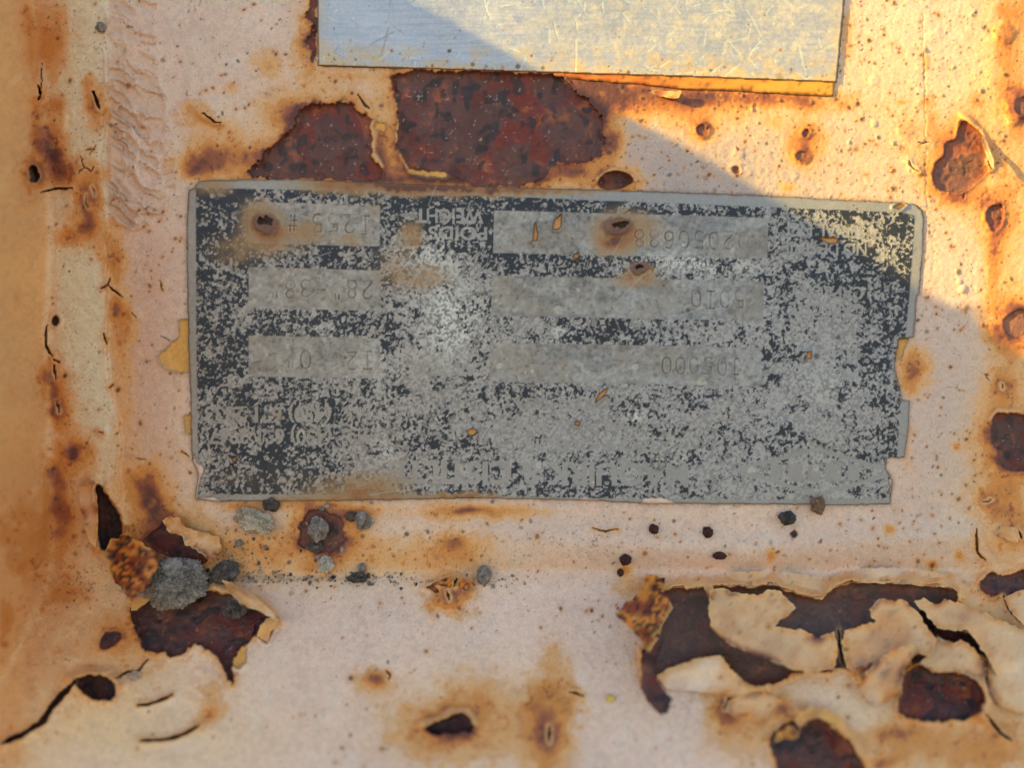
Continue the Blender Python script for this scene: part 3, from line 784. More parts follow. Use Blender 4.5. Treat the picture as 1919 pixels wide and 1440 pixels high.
flake([(1358, 1332), (1368, 1312), (1400, 1300), (1440, 1300), (1472, 1318), (1466, 1344), (1420, 1354), (1380, 1350)],
      [(1362, 1330, 8), (1400, 1302, 9), (1440, 1302, 6), (1466, 1340, 1), (1400, 1350, 1)], "paint", 3, 2, 4, 30, None, .9)
flake([(204, 1012), (240, 1004), (264, 1020), (290, 1034), (297, 1060), (284, 1090), (276, 1106), (258, 1112), (240, 1131), (232, 1108), (206, 1078), (197, 1040)],
      [(206, 1020, 12), (290, 1036, 30), (240, 1128, 46), (200, 1060, 26), (270, 1070, 44)], "rust", 4, 3, 4, 5, "curled rust brown flake mottled with orange")
flake([(1328, 1108), (1344, 1104), (1420, 1117), (1440, 1104), (1464, 1110), (1492, 1140), (1470, 1160), (1446, 1176), (1500, 1181), (1535, 1196), (1564, 1184), (1571, 1230), (1560, 1256), (1510, 1262), (1450, 1243), (1400, 1224), (1360, 1204), (1335, 1180), (1328, 1150)],
      [(1330, 1140, 30), (1345, 1106, 16), (1465, 1112, 16), (1490, 1142, 20), (1446, 1176, 14), (1566, 1190, 12), (1560, 1250, 4), (1450, 1240, 26), (1360, 1200, 32), (1420, 1160, 15)], "paint", 3, 2.5, 4, 6,
      "large crescent of pale paint curling off the rust", .8, 4)
flake([(1318, 1100), (1332, 1094), (1340, 1108), (1336, 1128), (1326, 1120)], [(1325, 1098, 8), (1336, 1124, 26)], "paint", 2.5, 1.5, 3, 7, None, .8)
flake([(1582, 1182), (1600, 1178), (1640, 1166), (1627, 1142), (1648, 1122), (1672, 1126), (1692, 1124), (1714, 1142), (1738, 1176), (1756, 1202), (1744, 1232), (1722, 1228), (1700, 1240), (1690, 1262), (1660, 1270), (1610, 1268), (1586, 1252), (1578, 1215)],
      [(1585, 1190, 16), (1630, 1142, 24), (1690, 1126, 20), (1752, 1204, 18), (1700, 1240, 20), (1610, 1264, 3), (1586, 1250, 5), (1660, 1190, 9)], "paint", 3, 3, 4, 8, "jagged pale flake peeling at its upper edge", .6, 4)
flake([(1672, 1218), (1700, 1210), (1718, 1206), (1712, 1230), (1696, 1250), (1688, 1290), (1672, 1316), (1640, 1322), (1610, 1300), (1620, 1262), (1650, 1235)],
      [(1715, 1210, 34), (1690, 1285, 26), (1640, 1318, 4), (1615, 1300, 3), (1640, 1250, 12)], "paint", 3, 3, 4, 9, "rust stained flake tip turned up over a bare patch", .8, 3)
flake([(1712, 1128), (1730, 1122), (1752, 1134), (1770, 1124), (1800, 1130), (1850, 1152), (1919, 1180), (1970, 1200), (1970, 1300), (1890, 1300), (1866, 1262), (1852, 1236), (1815, 1180), (1790, 1184), (1756, 1178), (1735, 1152)],
      [(1715, 1130, 20), (1760, 1176, 18), (1814, 1182, 20), (1852, 1236, 16), (1800, 1132, 6), (1919, 1190, 2), (1960, 1290, 1), (1880, 1290, 2)], "paint", 3, 3, 4.5, 10, "long pale flake lifting along its lower edge", .5, 2)
flake([(1742, 1200), (1760, 1196), (1784, 1206), (1800, 1198), (1822, 1212), (1845, 1242), (1850, 1268), (1830, 1276), (1800, 1258), (1760, 1260), (1722, 1244), (1738, 1228)],
      [(1745, 1204, 14), (1800, 1202, 18), (1845, 1246, 10), (1760, 1256, 20), (1800, 1254, 22)], "paint", 3, 3, 4, 11, None, .6, 3)
flake([(412, 1084), (440, 1096), (478, 1118), (504, 1142), (526, 1168), (506, 1158), (484, 1146), (452, 1134), (430, 1112)],
      [(414, 1086, 14), (526, 1166, 26), (440, 1124, 34), (480, 1122, 30)], "paint", 3, 2, 3.5, 12, "pointed flap of paint folded up beside the dirt clumps", .5)
flake([(486, 1176), (500, 1160), (522, 1158), (520, 1172), (508, 1184), (502, 1204), (492, 1200), (480, 1192)], [(500, 1162, 12), (520, 1160, 16), (500, 1200, 5)], "primer", 2, 2, 3, 13)
flake([(305, 976), (322, 968), (338, 972), (346, 988), (380, 998), (410, 1006), (416, 1030), (398, 1052), (386, 1046), (370, 1034), (348, 1022), (340, 1006), (318, 998)],
      [(308, 978, 8), (396, 1050, 12), (345, 1010, 12), (410, 1010, 3)], "paint", 3, 2.5, 3.5, 14, "pale flake lying over rust below the plate corner", .9, 3)
flake([(148, 912), (160, 902), (176, 900), (182, 930), (184, 985), (180, 1028), (168, 1018), (158, 985), (150, 950)], [(150, 930, 3), (178, 904, 10), (184, 985, 24), (178, 1024, 14)], "paint", 3, 1.5, 3.5, 15, None, .6, 2)
flake([(1488, 1350), (1500, 1336), (1518, 1326), (1548, 1328), (1578, 1348), (1600, 1386), (1586, 1380), (1560, 1356), (1532, 1346), (1512, 1352), (1500, 1366)],
      [(1490, 1350, 8), (1520, 1330, 12), (1580, 1352, 16), (1530, 1346, 20)], "primer", 3, 2, 3.5, 16, "yellow lip of primer round a bare patch")
flake([(246, 1128), (262, 1118), (286, 1112), (280, 1126), (256, 1144), (246, 1146)], [(250, 1130, 10), (282, 1116, 14)], "primer", 2.5, 1.5, 3, 17)
flake([(1842, 252), (1850, 268), (1862, 300), (1864, 318), (1856, 310), (1846, 285), (1838, 262)], [(1842, 256, 6), (1862, 314, 14)], "paint", 2, 1, 3, 18, None, .2)
flake([(1212, 168), (1240, 170), (1276, 170), (1272, 182), (1262, 184), (1236, 180)], [(1214, 170, 1), (1270, 182, 8)], "paint", 2, 1.5, 3, 19, None, .9)
flake([(1862, 1000), (1880, 986), (1905, 990), (1912, 1006), (1906, 1018), (1884, 1010)], [(1864, 1000, 2), (1908, 1014, 9)], "paint", 2, 2, 3, 20, None, .7)
flake([(800, 1102), (826, 1088), (845, 1080), (851, 1096), (842, 1112), (816, 1112)], [(846, 1084, 18), (804, 1104, 4), (830, 1110, 6)], "rust", 2.5, 1.5, 3, 21, None)
flake([(856, 1092), (866, 1082), (880, 1090), (892, 1098), (872, 1112), (856, 1108)], [(862, 1086, 18), (890, 1098, 4), (860, 1106, 8)], "rust", 2.5, 1.5, 3, 22, None)
flake([(1455, 1376), (1480, 1362), (1500, 1370), (1494, 1384), (1470, 1386), (1452, 1392)], [(1456, 1380, 12), (1496, 1376, 18)], "rust", 3, 2, 3, 23, None)

# unseen plate added towards the sun, its edge shaped to throw the shade
def shade_plate():
    edge = [(-700, -800), (300, -262), (576, -116), (676, -58), (776, 0), (1054, 152), (1280, 272), (1500, 400), (1700, 528), (1770, 566), (1806, 582), (1826, 566), (1848, 580), (1838, 602), (1919, 664), (2200, 850), (2700, 1180)]
    ring = [(u - 959.5, 0.0, 720.0 - v) for u, v in edge] + [(1740, 0, -1300), (-1660, 0, -1300)]
    n = SUN_TO
    c = Vector((0, 0, 0)) + n * 1960
    ring = [Vector(p) for p in ring]
    ring = [p + n * ((c - p).dot(n)) for p in ring]
    bm = bmesh.new()
    r0 = [bm.verts.new(p * S) for p in ring]
    r1 = [bm.verts.new((p + n * 60) * S) for p in ring]
    m = len(ring)
    bm.faces.new(r0)
    bm.faces.new(r1[::-1])
    for i in range(m):
        j = (i + 1) % m
        bm.faces.new((r0[i], r1[i], r1[j], r0[j]))
    bmesh.ops.recalc_face_normals(bm, faces=bm.faces)
    bmesh.ops.triangulate(bm, faces=bm.faces)
    me = bpy.data.meshes.new("shade_blocker")
    bm.to_mesh(me)
    bm.free()
    at = me.attributes.new("pigment", 'FLOAT_COLOR', 'POINT')
    at.data.foreach_set("color", np.tile(np.append(PAINT_W, 1), len(me.vertices)).astype(np.float32))
    at = me.attributes.new("rough", 'FLOAT', 'POINT')
    at.data.foreach_set("value", np.full(len(me.vertices), .55, np.float32))
    me.materials.append(M_PANEL)
    link("shade_blocker", me, HOUSING)


shade_plate()

# unseen ground below the picture, added for warm bounce into the shade
def yard():
    m, nt, p = new_mat("dry_gravel")
    tc = node(nt, "ShaderNodeTexCoord")
    n1 = node(nt, "ShaderNodeTexNoise", i_Scale=40.0, i_Detail=8.0, i_Roughness=.7)
    nt.links.new(tc.outputs["Object"], n1.inputs["Vector"])
    cr = node(nt, "ShaderNodeValToRGB")
    cr.color_ramp.elements[0].color = (.26, .22, .18, 1)
    cr.color_ramp.elements[1].color = (.46, .41, .34, 1)
    nt.links.new(n1.outputs["Fac"], cr.inputs["Fac"])
    nt.links.new(cr.outputs["Color"], p.inputs["Base Color"])
    p.inputs["Roughness"].default_value = .95
    bm = bmesh.new()
    bmesh.ops.create_grid(bm, x_segments=40, y_segments=40, size=1500)
    me = bpy.data.meshes.new("ground")
    bm.to_mesh(me)
    bm.free()
    me.materials.append(m)
    o = link("ground", me, None, "unseen dry gravel ground below the machine", None, None, "structure")
    o.location = (0, 0, -0.9)


yard()

# ------------------------------------------------------------------ lettering helpers
def text_tris(body, bold=0.0):
    cu = bpy.data.curves.new("t", 'FONT')
    cu.body = body
    cu.size = 1.0
    cu.align_x, cu.align_y = 'CENTER', 'CENTER'
    cu.offset = bold
    o = bpy.data.objects.new("t", cu)
    COL.objects.link(o)
    bpy.context.view_layer.update()
    me = o.to_mesh()
    me.calc_loop_triangles()
    co = np.array([v.co[:2] for v in me.vertices])
    tr = np.array([t.vertices[:] for t in me.loop_triangles])
    o.to_mesh_clear()
    bpy.data.objects.remove(o)
    bpy.data.curves.remove(cu)
    return co, tr


GL = {
    '0': [[(.5, 1), (.8, .93), (.95, .7), (.95, .3), (.8, .07), (.5, 0), (.2, .07), (.05, .3), (.05, .7), (.2, .93), (.5, 1)]],
    '1': [[(.1, 1), (.9, 1)], [(.5, 1), (.5, 0)], [(.1, 0), (.9, 0)]],
    '2': [[(.08, .78), (.2, .95), (.5, 1), (.82, .93), (.92, .75), (.8, .55), (.3, .25), (.06, 0), (.95, 0)]],
    '3': [[(.08, .85), (.4, 1), (.8, .95), (.9, .76), (.75, .58), (.45, .53), (.8, .47), (.95, .27), (.8, .05), (.45, 0), (.08, .12)]],
    '5': [[(.88, 1), (.18, 1), (.14, .58), (.5, .64), (.85, .52), (.93, .3), (.8, .07), (.45, 0), (.08, .1)]],
    '6': [[(.85, .92), (.5, 1), (.2, .8), (.06, .4), (.15, .1), (.5, 0), (.85, .1), (.93, .3), (.8, .52), (.5, .58), (.2, .48), (.08, .32)]],
    '8': [[(.5, .53), (.2, .62), (.12, .78), (.25, .95), (.5, 1), (.75, .95), (.88, .78), (.8, .62), (.5, .53), (.15, .42), (.05, .25), (.2, .04), (.5, 0), (.8, .04), (.95, .25), (.85, .42), (.5, .53)]],
    'J': [[(.25, 1), (.95, 1)], [(.65, 1), (.65, .2), (.5, .02), (.25, .02), (.08, .2)]],
    '"': [[(.3, 1), (.28, .72)], [(.65, 1), (.63, .72)]],
    "'": [[(.5, 1), (.62, .9), (.45, .7)]],
    '-': [[(.15, .5), (.85, .5)]],
    '#': [[(.35, 1), (.25, 0)], [(.75, 1), (.65, 0)], [(.05, .68), (.95, .68)], [(.05, .34), (.95, .34)]],
    ' ': [],
}

# ------------------------------------------------------------------ the data plate
PS = 1.45
pu = np.arange(338, 1742, PS)
pv = np.arange(326, 958, PS)
PU, PV = np.meshgrid(pu.astype(np.float32), pv.astype(np.float32))


def pwin(u0, u1, v0, v1):
    a, b = np.searchsorted(pu, [u0, u1])
    c, d = np.searchsorted(pv, [v0, v1])
    return slice(c, d), slice(a, b)


wx = fbm(PU / 12, PV / 12, 300, 3) - .5
wy = fbm(PU / 12 + 50, PV / 12, 303, 3) - .5
sdE = seg_dist(PU + wx * 3.0, PV + wy * 3.0, PLATE, True)
on = sdE < 0
PH = np.full(PU.shape, 2.2, np.float32)
PH += 2.0 * (fbm(PU / 200, PV / 200, 306, 2) - .5) + .9 * (fbm(PU / 16, PV / 16, 308, 3) - .5)
# print area: dark inset frame
def tilt(u):     # the top edge runs slightly downhill
    return np.interp(u, [350, 725, 1120, 1440, 1720], [0, 8, 22, 34, 44])


FRAME = [(367, 352), (700, 358), (745, 366), (900, 366), (1130, 376), (1440, 388), (1690, 398), (1714, 404), (1714, 420), (1704, 560), (1690, 700), (1682, 850), (1664, 935), (1400, 938), (1100, 934), (900, 930), (600, 927), (372, 927), (368, 640)]
sdF = seg_dist(PU + wx * 1.0, PV + wy * 1.0, FRAME, True)
ink = sst(1.2, -1.2, sdF)
FIELDS = [[(466, 378), (712, 385), (712, 462), (466, 456)], [(466, 500), (714, 507), (714, 583), (466, 578)], [(466, 629), (712, 634), (712, 710), (466, 706)],
          [(926, 394), (1440, 408), (1438, 485), (924, 474)], [(923, 516), (1432, 528), (1430, 602), (920, 592)], [(918, 642), (1428, 652), (1424, 724), (918, 716)]]
field = np.zeros_like(PU)
for f in FIELDS:
    w = pwin(f[0][0] - 10, f[1][0] + 10, f[0][1] - 10, f[2][1] + 10)
    d = seg_dist(PU[w], PV[w], f, True)
    field[w] = np.maximum(field[w], sst(.9, -.9, d))
    PH[w] += .3 * np.exp(-(d / 1.6) ** 2)
ink *= 1 - field

letter = np.zeros_like(PU)


def put_text(body, cu_, cv_, size, width=None, ang=1.2, bold=0.0, strength=1.0):
    """lettering read from the other side: the plate hangs upside down"""
    co, tr = text_tris(body, bold)
    x, y = co[:, 0].copy(), co[:, 1].copy()
    x -= (x.max() + x.min()) / 2
    y -= (y.max() + y.min()) / 2
    sx = size if width is None else width / max(x.max() - x.min(), 1e-6)
    x, y = x * sx, y * size
    a = math.radians(ang)
    # plate is turned half round: text x runs to the left, text y runs down the picture
    u = cu_ - (x * math.cos(a)) + 0 * y
    v = cv_ + y - x * math.sin(a)
    for t in tr:
        tu, tv = u[t], v[t]
        w = pwin(tu.min() - 1, tu.max() + 1 + PS, tv.min() - 1, tv.max() + 1 + PS)
        A, B = PU[w], PV[w]
        if A.size == 0:
            continue
        den = (tv[1] - tv[2]) * (tu[0] - tu[2]) + (tu[2] - tu[1]) * (tv[0] - tv[2])
        if abs(den) < 1e-9:
            continue
        l0 = ((tv[1] - tv[2]) * (A - tu[2]) + (tu[2] - tu[1]) * (B - tv[2])) / den
        l1 = ((tv[2] - tv[0]) * (A - tu[2]) + (tu[0] - tu[2]) * (B - tv[2])) / den
        ins = (l0 >= -.02) & (l1 >= -.02) & (l0 + l1 <= 1.02)
        letter[w] = np.maximum(letter[w], ins * strength)


put_text("WEIGHT", 842, 405, 37, 128, .8, .022)
put_text("POIDS", 858, 437, 34, 110, .8, .022)
put_text("HEIGHT", 838, 534, 36, 130, .8, .022)
put_text("HAUTEUR", 838, 566, 34, 138, .8, .022)
put_text("WIDTH", 846, 660, 36, 108, .8, .022)
put_text("LARGEUR", 838, 692, 34, 138, .8, .022)
put_text("SERIAL NO", 1548, 432, 36, 146, 1.6, .022)
put_text("NO DE SERIE", 1545, 466, 32, 158, 1.6, .022)
put_text("CAPACITY", 1548, 548, 34, 140, 1.6, .022)
put_text("CAPACITE", 1548, 580, 34, 140, 1.6, .022)
put_text("MODEL", 1556, 668, 34, 104, 1.6, .022)
put_text("MODELE", 1550, 700, 34, 118, 1.6, .022)
put_text("(450) 691-2967", 506, 814, 40, 230, .4, .026)
put_text("(450) 691-2333", 502, 773, 40, 236, .4, .026)
put_text("TEL.", 668, 816, 34, 56, .4, .022)
put_text("FAX", 668, 776, 34, 52, .4, .022)
put_text("MAQUIRK & CISTILTE", 1010, 884, 58, 560, .6, .035)
put_text("TECHNOLOGIE", 1110, 835, 30, 250, .8, .022)
put_text("660 BOUL. FORD", 1060, 800, 28, 240, .8, .022)
put_text("CHATEAUGUAY", 1060, 757, 28, 240, .8, .022)
# outlined lozenge of the maker's mark on the lower right
for pts in ([(1380, 882), (1530, 842), (1680, 886), (1535, 928)],):
    w = pwin(1360, 1700, 830, 940)
    d = np.abs(seg_dist(PU[w], PV[w], pts, True))
    letter[w] = np.maximum(letter[w], sst(5, 3, d))
w = pwin(1400, 1700, 855, 915)
for cx, ww, hh in ((1455, 24, 30), (1490, 26, 32), (1525, 22, 32), (1562, 30, 32), (1600, 22, 30)):
    letter[w] = np.maximum(letter[w], (np.abs(PU[w] - cx) < ww / 2) * (np.abs(PV[w] - 886) < hh / 2) * 1.0)
ink *= 1 - letter

# how much of the print has survived (wide map from spots: u, v, radius, amount)
DENS = [(842, 405, 62, .96), (862, 440, 46, .84), (470, 795, 50, .74), (560, 795, 70, .90), (420, 800, 40, .62), (640, 800, 40, .55), (1600, 440, 70, .80), (850, 700, 60, .22), (400, 400, 70, .86), (400, 560, 80, .74), (400, 680, 70, .76), (395, 880, 60, .42), (395, 770, 50, .40), (560, 478, 110, .66), (640, 365, 80, .66), (590, 605, 120, .64), (560, 740, 120, .52), (500, 880, 120, .74), (560, 830, 90, .66), (620, 900, 60, .55), (690, 850, 60, .22),
        (745, 420, 40, .58), (840, 385, 90, .84), (870, 430, 60, .72), (800, 470, 60, .40), (820, 540, 90, .30), (750, 545, 40, .5), (740, 650, 50, .58), (800, 700, 80, .24), (860, 640, 60, .22), (700, 745, 60, .44), (905, 560, 30, .55), (910, 680, 30, .50), (780, 800, 50, .52), (740, 780, 60, .36),
        (1000, 380, 120, .90), (1130, 390, 90, .92), (1280, 398, 100, .70), (1400, 402, 60, .72), (1000, 495, 90, .68), (1080, 492, 70, .62), (1160, 505, 60, .70), (1250, 500, 90, .36), (1350, 505, 80, .42), (950, 620, 60, .30), (1000, 615, 60, .34), (1160, 622, 90, .58), (1280, 625, 90, .46), (1390, 628, 60, .38),
        (940, 735, 60, .52), (1060, 738, 70, .44), (1180, 742, 80, .34), (1230, 740, 60, .5), (1330, 735, 80, .34), (1500, 400, 60, .62), (1640, 420, 60, .70), (1680, 470, 40, .72), (1600, 500, 70, .70), (1540, 505, 60, .55), (1480, 560, 50, .42), (1460, 640, 50, .46), (1560, 610, 80, .26), (1640, 580, 50, .66),
        (1680, 600, 40, .76), (1640, 680, 50, .72), (1675, 740, 40, .68), (1600, 740, 70, .30), (1480, 760, 80, .24), (1380, 790, 90, .26), (1260, 800, 60, .34), (1100, 800, 90, .16), (960, 800, 80, .24), (870, 790, 60, .34), (890, 880, 70, .48), (760, 920, 80, .44), (1000, 925, 80, .52), (1120, 860, 70, .42), (1120, 925, 80, .58), (1290, 850, 60, .40),
        (1260, 930, 60, .58), (1350, 900, 60, .16), (1420, 910, 50, .30), (1420, 850, 60, .42), (1520, 860, 60, .36), (1550, 930, 60, .22), (1640, 910, 50, .52), (1640, 850, 40, .46), (1560, 800, 70, .22), (1320, 935, 60, .3)]
num = np.zeros_like(PU)
den = np.zeros_like(PU)
for u, v, r, a in DENS:
    g = np.exp(-(((PU - u) ** 2 + (PV - v) ** 2) / (r * r)) * 2.6) + 1e-12
    num += g * a
    den += g
dens = num / den + .36 * (fbm(PU / 30, PV / 30, 310, 4) - .5) * 2
gn = .70 * fbm(PU / 4.8 + wx * 1.5, PV / 4.8 + wy * 1.5, 320, 3, .6) + .30 * fbm(PU / 17, PV / 17, 325, 3)
# rank the noise so that a coverage of x keeps that share of the print
srt = np.sort(gn[::7, ::7].ravel())
rank = np.searchsorted(srt, gn.ravel()).reshape(gn.shape) / len(srt)
cover = np.clip(1.12 * dens - .17, .015, .97)
worn = .9 * sst(-.11, .10, cover - rank) + .1 * sst(-.3, .1, cover - rank)
pink = ink * worn

# pigment of the metal
gL = fbm(PU / 90, PV / 90, 330, 4)
gM = fbm(PU / 18, PV / 18, 334, 4)
gF = fbm(PU / 4, PV / 4, 338, 2)
mp = np.broadcast_to(METAL, PU.shape + (3,)) * (0.80 + .30 * gL + .18 * (gM - .5) + .24 * (gF - .5))[..., None]
mp = mix(mp, srgb(138, 147, 156), .50 * sst(560, 1300, PU) * (.5 + gL))
pit = fbm(PU / 7, PV / 7, 342, 3)
mp = mp * (1 - .30 * field * sst(.58, .74, pit) + .22 * field * sst(.42, .28, pit))[..., None]
mp = mp * (1 - .22 * field * sst(.48, .68, fbm(PU / 46, PV / 22, 346, 4)))[..., None]
mp = mix(mp, srgb(128, 118, 100), .30 * field * sst(.5, .7, fbm(PU / 60 + 30, PV / 60, 350, 4)))
# oxide bloom where the print has gone
bloom = (1 - worn) * ink
mp = mix(mp, SALT, .45 * bloom * sst(.42, .62, gF))
mp = mix(mp, srgb(104, 104, 106), .32 * bloom * sst(.46, .34, gF))
mp = mix(mp, SALT * 1.05, .55 * np.exp(-((rank - cover) / .05) ** 2) * ink * sst(.4, .6, gM))
fbl = np.zeros_like(PU)
for u, v, ru, rv, a in [(800, 480, 60, 40, .8), (830, 560, 60, 50, .6), (860, 610, 50, 50, .5), (1270, 490, 80, 16, .7), (1350, 505, 80, 14, .5), (1060, 625, 30, 14, .6), (710, 680, 40, 40, .25), (830, 640, 50, 40, .4), (720, 850, 20, 16, .5), (1190, 780, 16, 12, .7), (600, 620, 60, 30, .25), (1540, 720, 60, 40, .25)]:
    fbl += a * np.exp(-(((PU - u) / ru) ** 2 + ((PV - v) / rv) ** 2))
mp = mix(mp, srgb(212, 212, 212), np.clip(.9 * fbl * (.3 + 1.1 * gM) * sst(.35, .6, gF), 0, .8))
# lime spots
for i in range(150):
    u, v = RNG.uniform(470, 1650), RNG.uniform(390, 930)
    r = 1.5 + RNG.exponential(1.8)
    r = min(r, 9)
    w = pwin(u - 2 * r, u + 2 * r, v - 2 * r, v + 2 * r)
    d = np.hypot(PU[w] - u + wx[w] * r, PV[w] - v + wy[w] * r)
    m = sst(r * 1.1, r * .7, d)
    ring = .55 + .45 * (d > r * .6) if r > 4 else 1
    mp[w] = mix(mp[w], srgb(188, 188, 180), m * ring * RNG.uniform(.25, .75))
for i in range(700):
    u, v = RNG.uniform(350, 1720), RNG.uniform(340, 940)
    r = .8 + RNG.exponential(.8)
    w = pwin(u - 2 * r - 2, u + 2 * r + 2, v - 2 * r - 2, v + 2 * r + 2)
    m = sst(r * 1.3, r * .5, np.hypot(PU[w] - u, PV[w] - v))
    mp[w] = mix(mp[w], srgb(70, 62, 56), m * RNG.uniform(.3, .8))
for i in range(500):
    u, v = RNG.uniform(360, 1700), RNG.uniform(350, 930)
    r = 1 + RNG.exponential(1.1)
    w = pwin(u - 2 * r - 2, u + 2 * r + 2, v - 2 * r - 2, v + 2 * r + 2)
    m = sst(r * 1.3, r * .6, np.hypot(PU[w] - u, PV[w] - v))
    pink[w] *= 1 - m
# rust and tea stains on the plate
ps = np.zeros_like(PU)
for u, v, ru, rv, a in [(500, 432, 36, 30, .5), (530, 440, 60, 30, .35), (580, 432, 20, 18, .45), (480, 400, 34, 30, .4), (660, 450, 30, 12, .35), (1158, 428, 44, 32, .6), (1150, 458, 34, 22, .6), (1210, 430, 50, 30, .3), (1200, 508, 24, 18, .5), (1190, 528, 60, 16, .35), (760, 350, 130, 14, .7), (880, 352, 120, 14, .8), (700, 340, 120, 10, .5),
                        (1010, 358, 120, 8, .5), (620, 350, 60, 16, .25), (400, 350, 40, 20, .35), (800, 520, 60, 26, .3), (800, 940, 260, 12, .35), (870, 936, 60, 10, .6), (660, 932, 90, 26, .35), (700, 910, 70, 30, .3), (440, 470, 60, 30, .25), (770, 440, 20, 26, .5), (545, 938, 30, 8, .5), (740, 500, 60, 60, .16), (1290, 945, 120, 6, .2),
                        (520, 780, 16, 10, .2), (1620, 372, 120, 10, .18), (700, 395, 20, 20, .2), (1500, 470, 120, 40, .1), (480, 895, 160, 40, .12), (560, 650, 130, 60, .10), (540, 540, 140, 60, .10)]:
    ps += a * np.exp(-(((PU - u + wx * 14) / ru) ** 2 + ((PV - v + wy * 14) / rv) ** 2))
ps *= (.5 + 1.0 * gM)
pp = mix(mp, INK * (0.85 + .5 * gM)[..., None], pink * .96)
rampc = mix(pp, srgb(150, 124, 86), sst(.05, .4, ps) * .75)
rampc = mix(rampc, srgb(140, 92, 52), sst(.35, .75, ps) * .75)
pp = mix(rampc, srgb(84, 54, 46), sst(.75, 1.1, ps) * .85)
PH += pink * .7
metal = np.clip((1 - pink) * .34 * (1 - np.clip(ps * 1.6, 0, 1)) * (1 - .5 * bloom), 0, 1)
prough = 0.46 + .16 * gM + .12 * bloom - .06 * pink

# stamped figures
def stamp(body, u_right, v_mid, size, adv, slope=.02, depth=2.6, sg=1.2):
    for i, ch in enumerate(body):
        cu_ = u_right - i * adv - adv / 2
        cv_ = v_mid - slope * (u_right - cu_) + RNG.uniform(-2, 2)
        rot_ = RNG.uniform(-.05, .05)
        wd = adv * .66
        for pl in GL[ch]:
            pts = []
            for gx_, gy_ in pl:
                x, y = (gx_ - .5) * wd, (gy_ - .5) * size
                x, y = x * math.cos(rot_) - y * math.sin(rot_), x * math.sin(rot_) + y * math.cos(rot_)
                pts.append((cu_ - x, cv_ + y))
            q = np.array(pts)
            w = pwin(q[:, 0].min() - 9, q[:, 0].max() + 9, q[:, 1].min() - 9, q[:, 1].max() + 9)
            d = seg_dist(PU[w], PV[w], pts)
            st_ = np.clip(2.4 * gM[w] - .35, .2, 1.4)
            PH[w] += -depth * np.exp(-(d / sg) ** 2) * st_ + .9 * np.exp(-((d - 3.4) / 1.5) ** 2)
            pp[w] = mix(pp[w], srgb(86, 82, 78), .30 * np.exp(-(d / 1.2) ** 2) * st_)
            pp[w] = mix(pp[w], srgb(182, 182, 178), .26 * np.exp(-((d - 2.8) / 1.1) ** 2) * st_)


stamp("1255 ", 700, 421, 34, 30, .03)
stamp("#", 562, 418, 30, 28, .02)
stamp("28\"-38\"", 703, 545, 33, 29, .02)
stamp("12' 0\"", 703, 676, 33, 29, .015)
stamp("02050688", 1408, 452, 32, 28, .025)
stamp("5010", 1399, 562, 32, 27, .02)
stamp("J05000", 1392, 688, 31, 26, .02)

# punctures: torn craters
def crater(u, v, ru, rv, rise, hole, hu=0, hv=-4):
    w = pwin(u - 3 * ru, u + 3 * ru, v - 3 * rv, v + 3 * rv)
    x, y = (PU[w] - u + wx[w] * 12) / ru, (PV[w] - v + wy[w] * 12) / rv
    r = np.sqrt(x * x + y * y)
    PH[w] += rise * sst(1.25, .7, r) + rise * .35 * np.sin(r * 9 + gM[w] * 5) * sst(1.2, .8, r)
    xh, yh = (PU[w] - u - hu + wx[w] * 22) / (ru * .42), (PV[w] - v - hv + wy[w] * 14) / (rv * .34)
    m = sst(1.1, .85, np.sqrt(xh * xh + yh * yh))
    PH[w] -= hole * m
    pp[w] = mix(pp[w], srgb(104, 78, 70) * (.7 + .6 * gM[w])[..., None], sst(1.2, .8, r) * .8)
    pp[w] = mix(pp[w], srgb(48, 32, 26), m * .92)
    metal[w] *= 1 - sst(1.4, .9, r)


crater(1157, 425, 30, 19, 5, 7, 6, -3)
crater(497, 420, 28, 20, 4, 7, 2, -8)
crater(1199, 503, 18, 12, 4, 7, 0, -3)
# nicks right through the plate down to yellow primer
for pts, flip in [([(1040, 412), (1052, 402), (1050, 424), (1044, 430), (1036, 428)], 0), ([(1004, 418), (1007, 436), (1005, 452), (998, 450)], 0), ([(1076, 478), (1084, 474), (1084, 484), (1076, 485)], 0), ([(1116, 754), (1124, 738), (1140, 728), (1134, 740)], 0), ([(876, 808), (886, 803), (894, 808), (888, 816), (880, 816)], 0),
                  ([(1536, 446), (1566, 446), (1568, 455), (1552, 455)], 0), ([(1512, 662), (1520, 660), (1520, 672), (1512, 672)], 0), ([(1676, 388), (1690, 380), (1696, 384), (1686, 392)], 0), ([(434, 860), (442, 856), (440, 868)], 0), ([(1080, 790), (1086, 792), (1084, 798), (1078, 796)], 0)]:
    q = np.array(pts)
    w = pwin(q[:, 0].min() - 16, q[:, 0].max() + 16, q[:, 1].min() - 16, q[:, 1].max() + 16)
    d = seg_dist(PU[w] + wx[w] * 3, PV[w] + wy[w] * 3, pts, True)
    m = sst(.8, -.8, d)
    pp[w] = mix(pp[w], srgb(192, 150, 98), m)
    pp[w] = mix(pp[w], srgb(84, 66, 50), .6 * np.exp(-((d - 1.0) / 1.4) ** 2))
    PH[w] += -5 * m + 3 * np.exp(-((d - 4) / 3) ** 2)
    metal[w] *= 1 - m
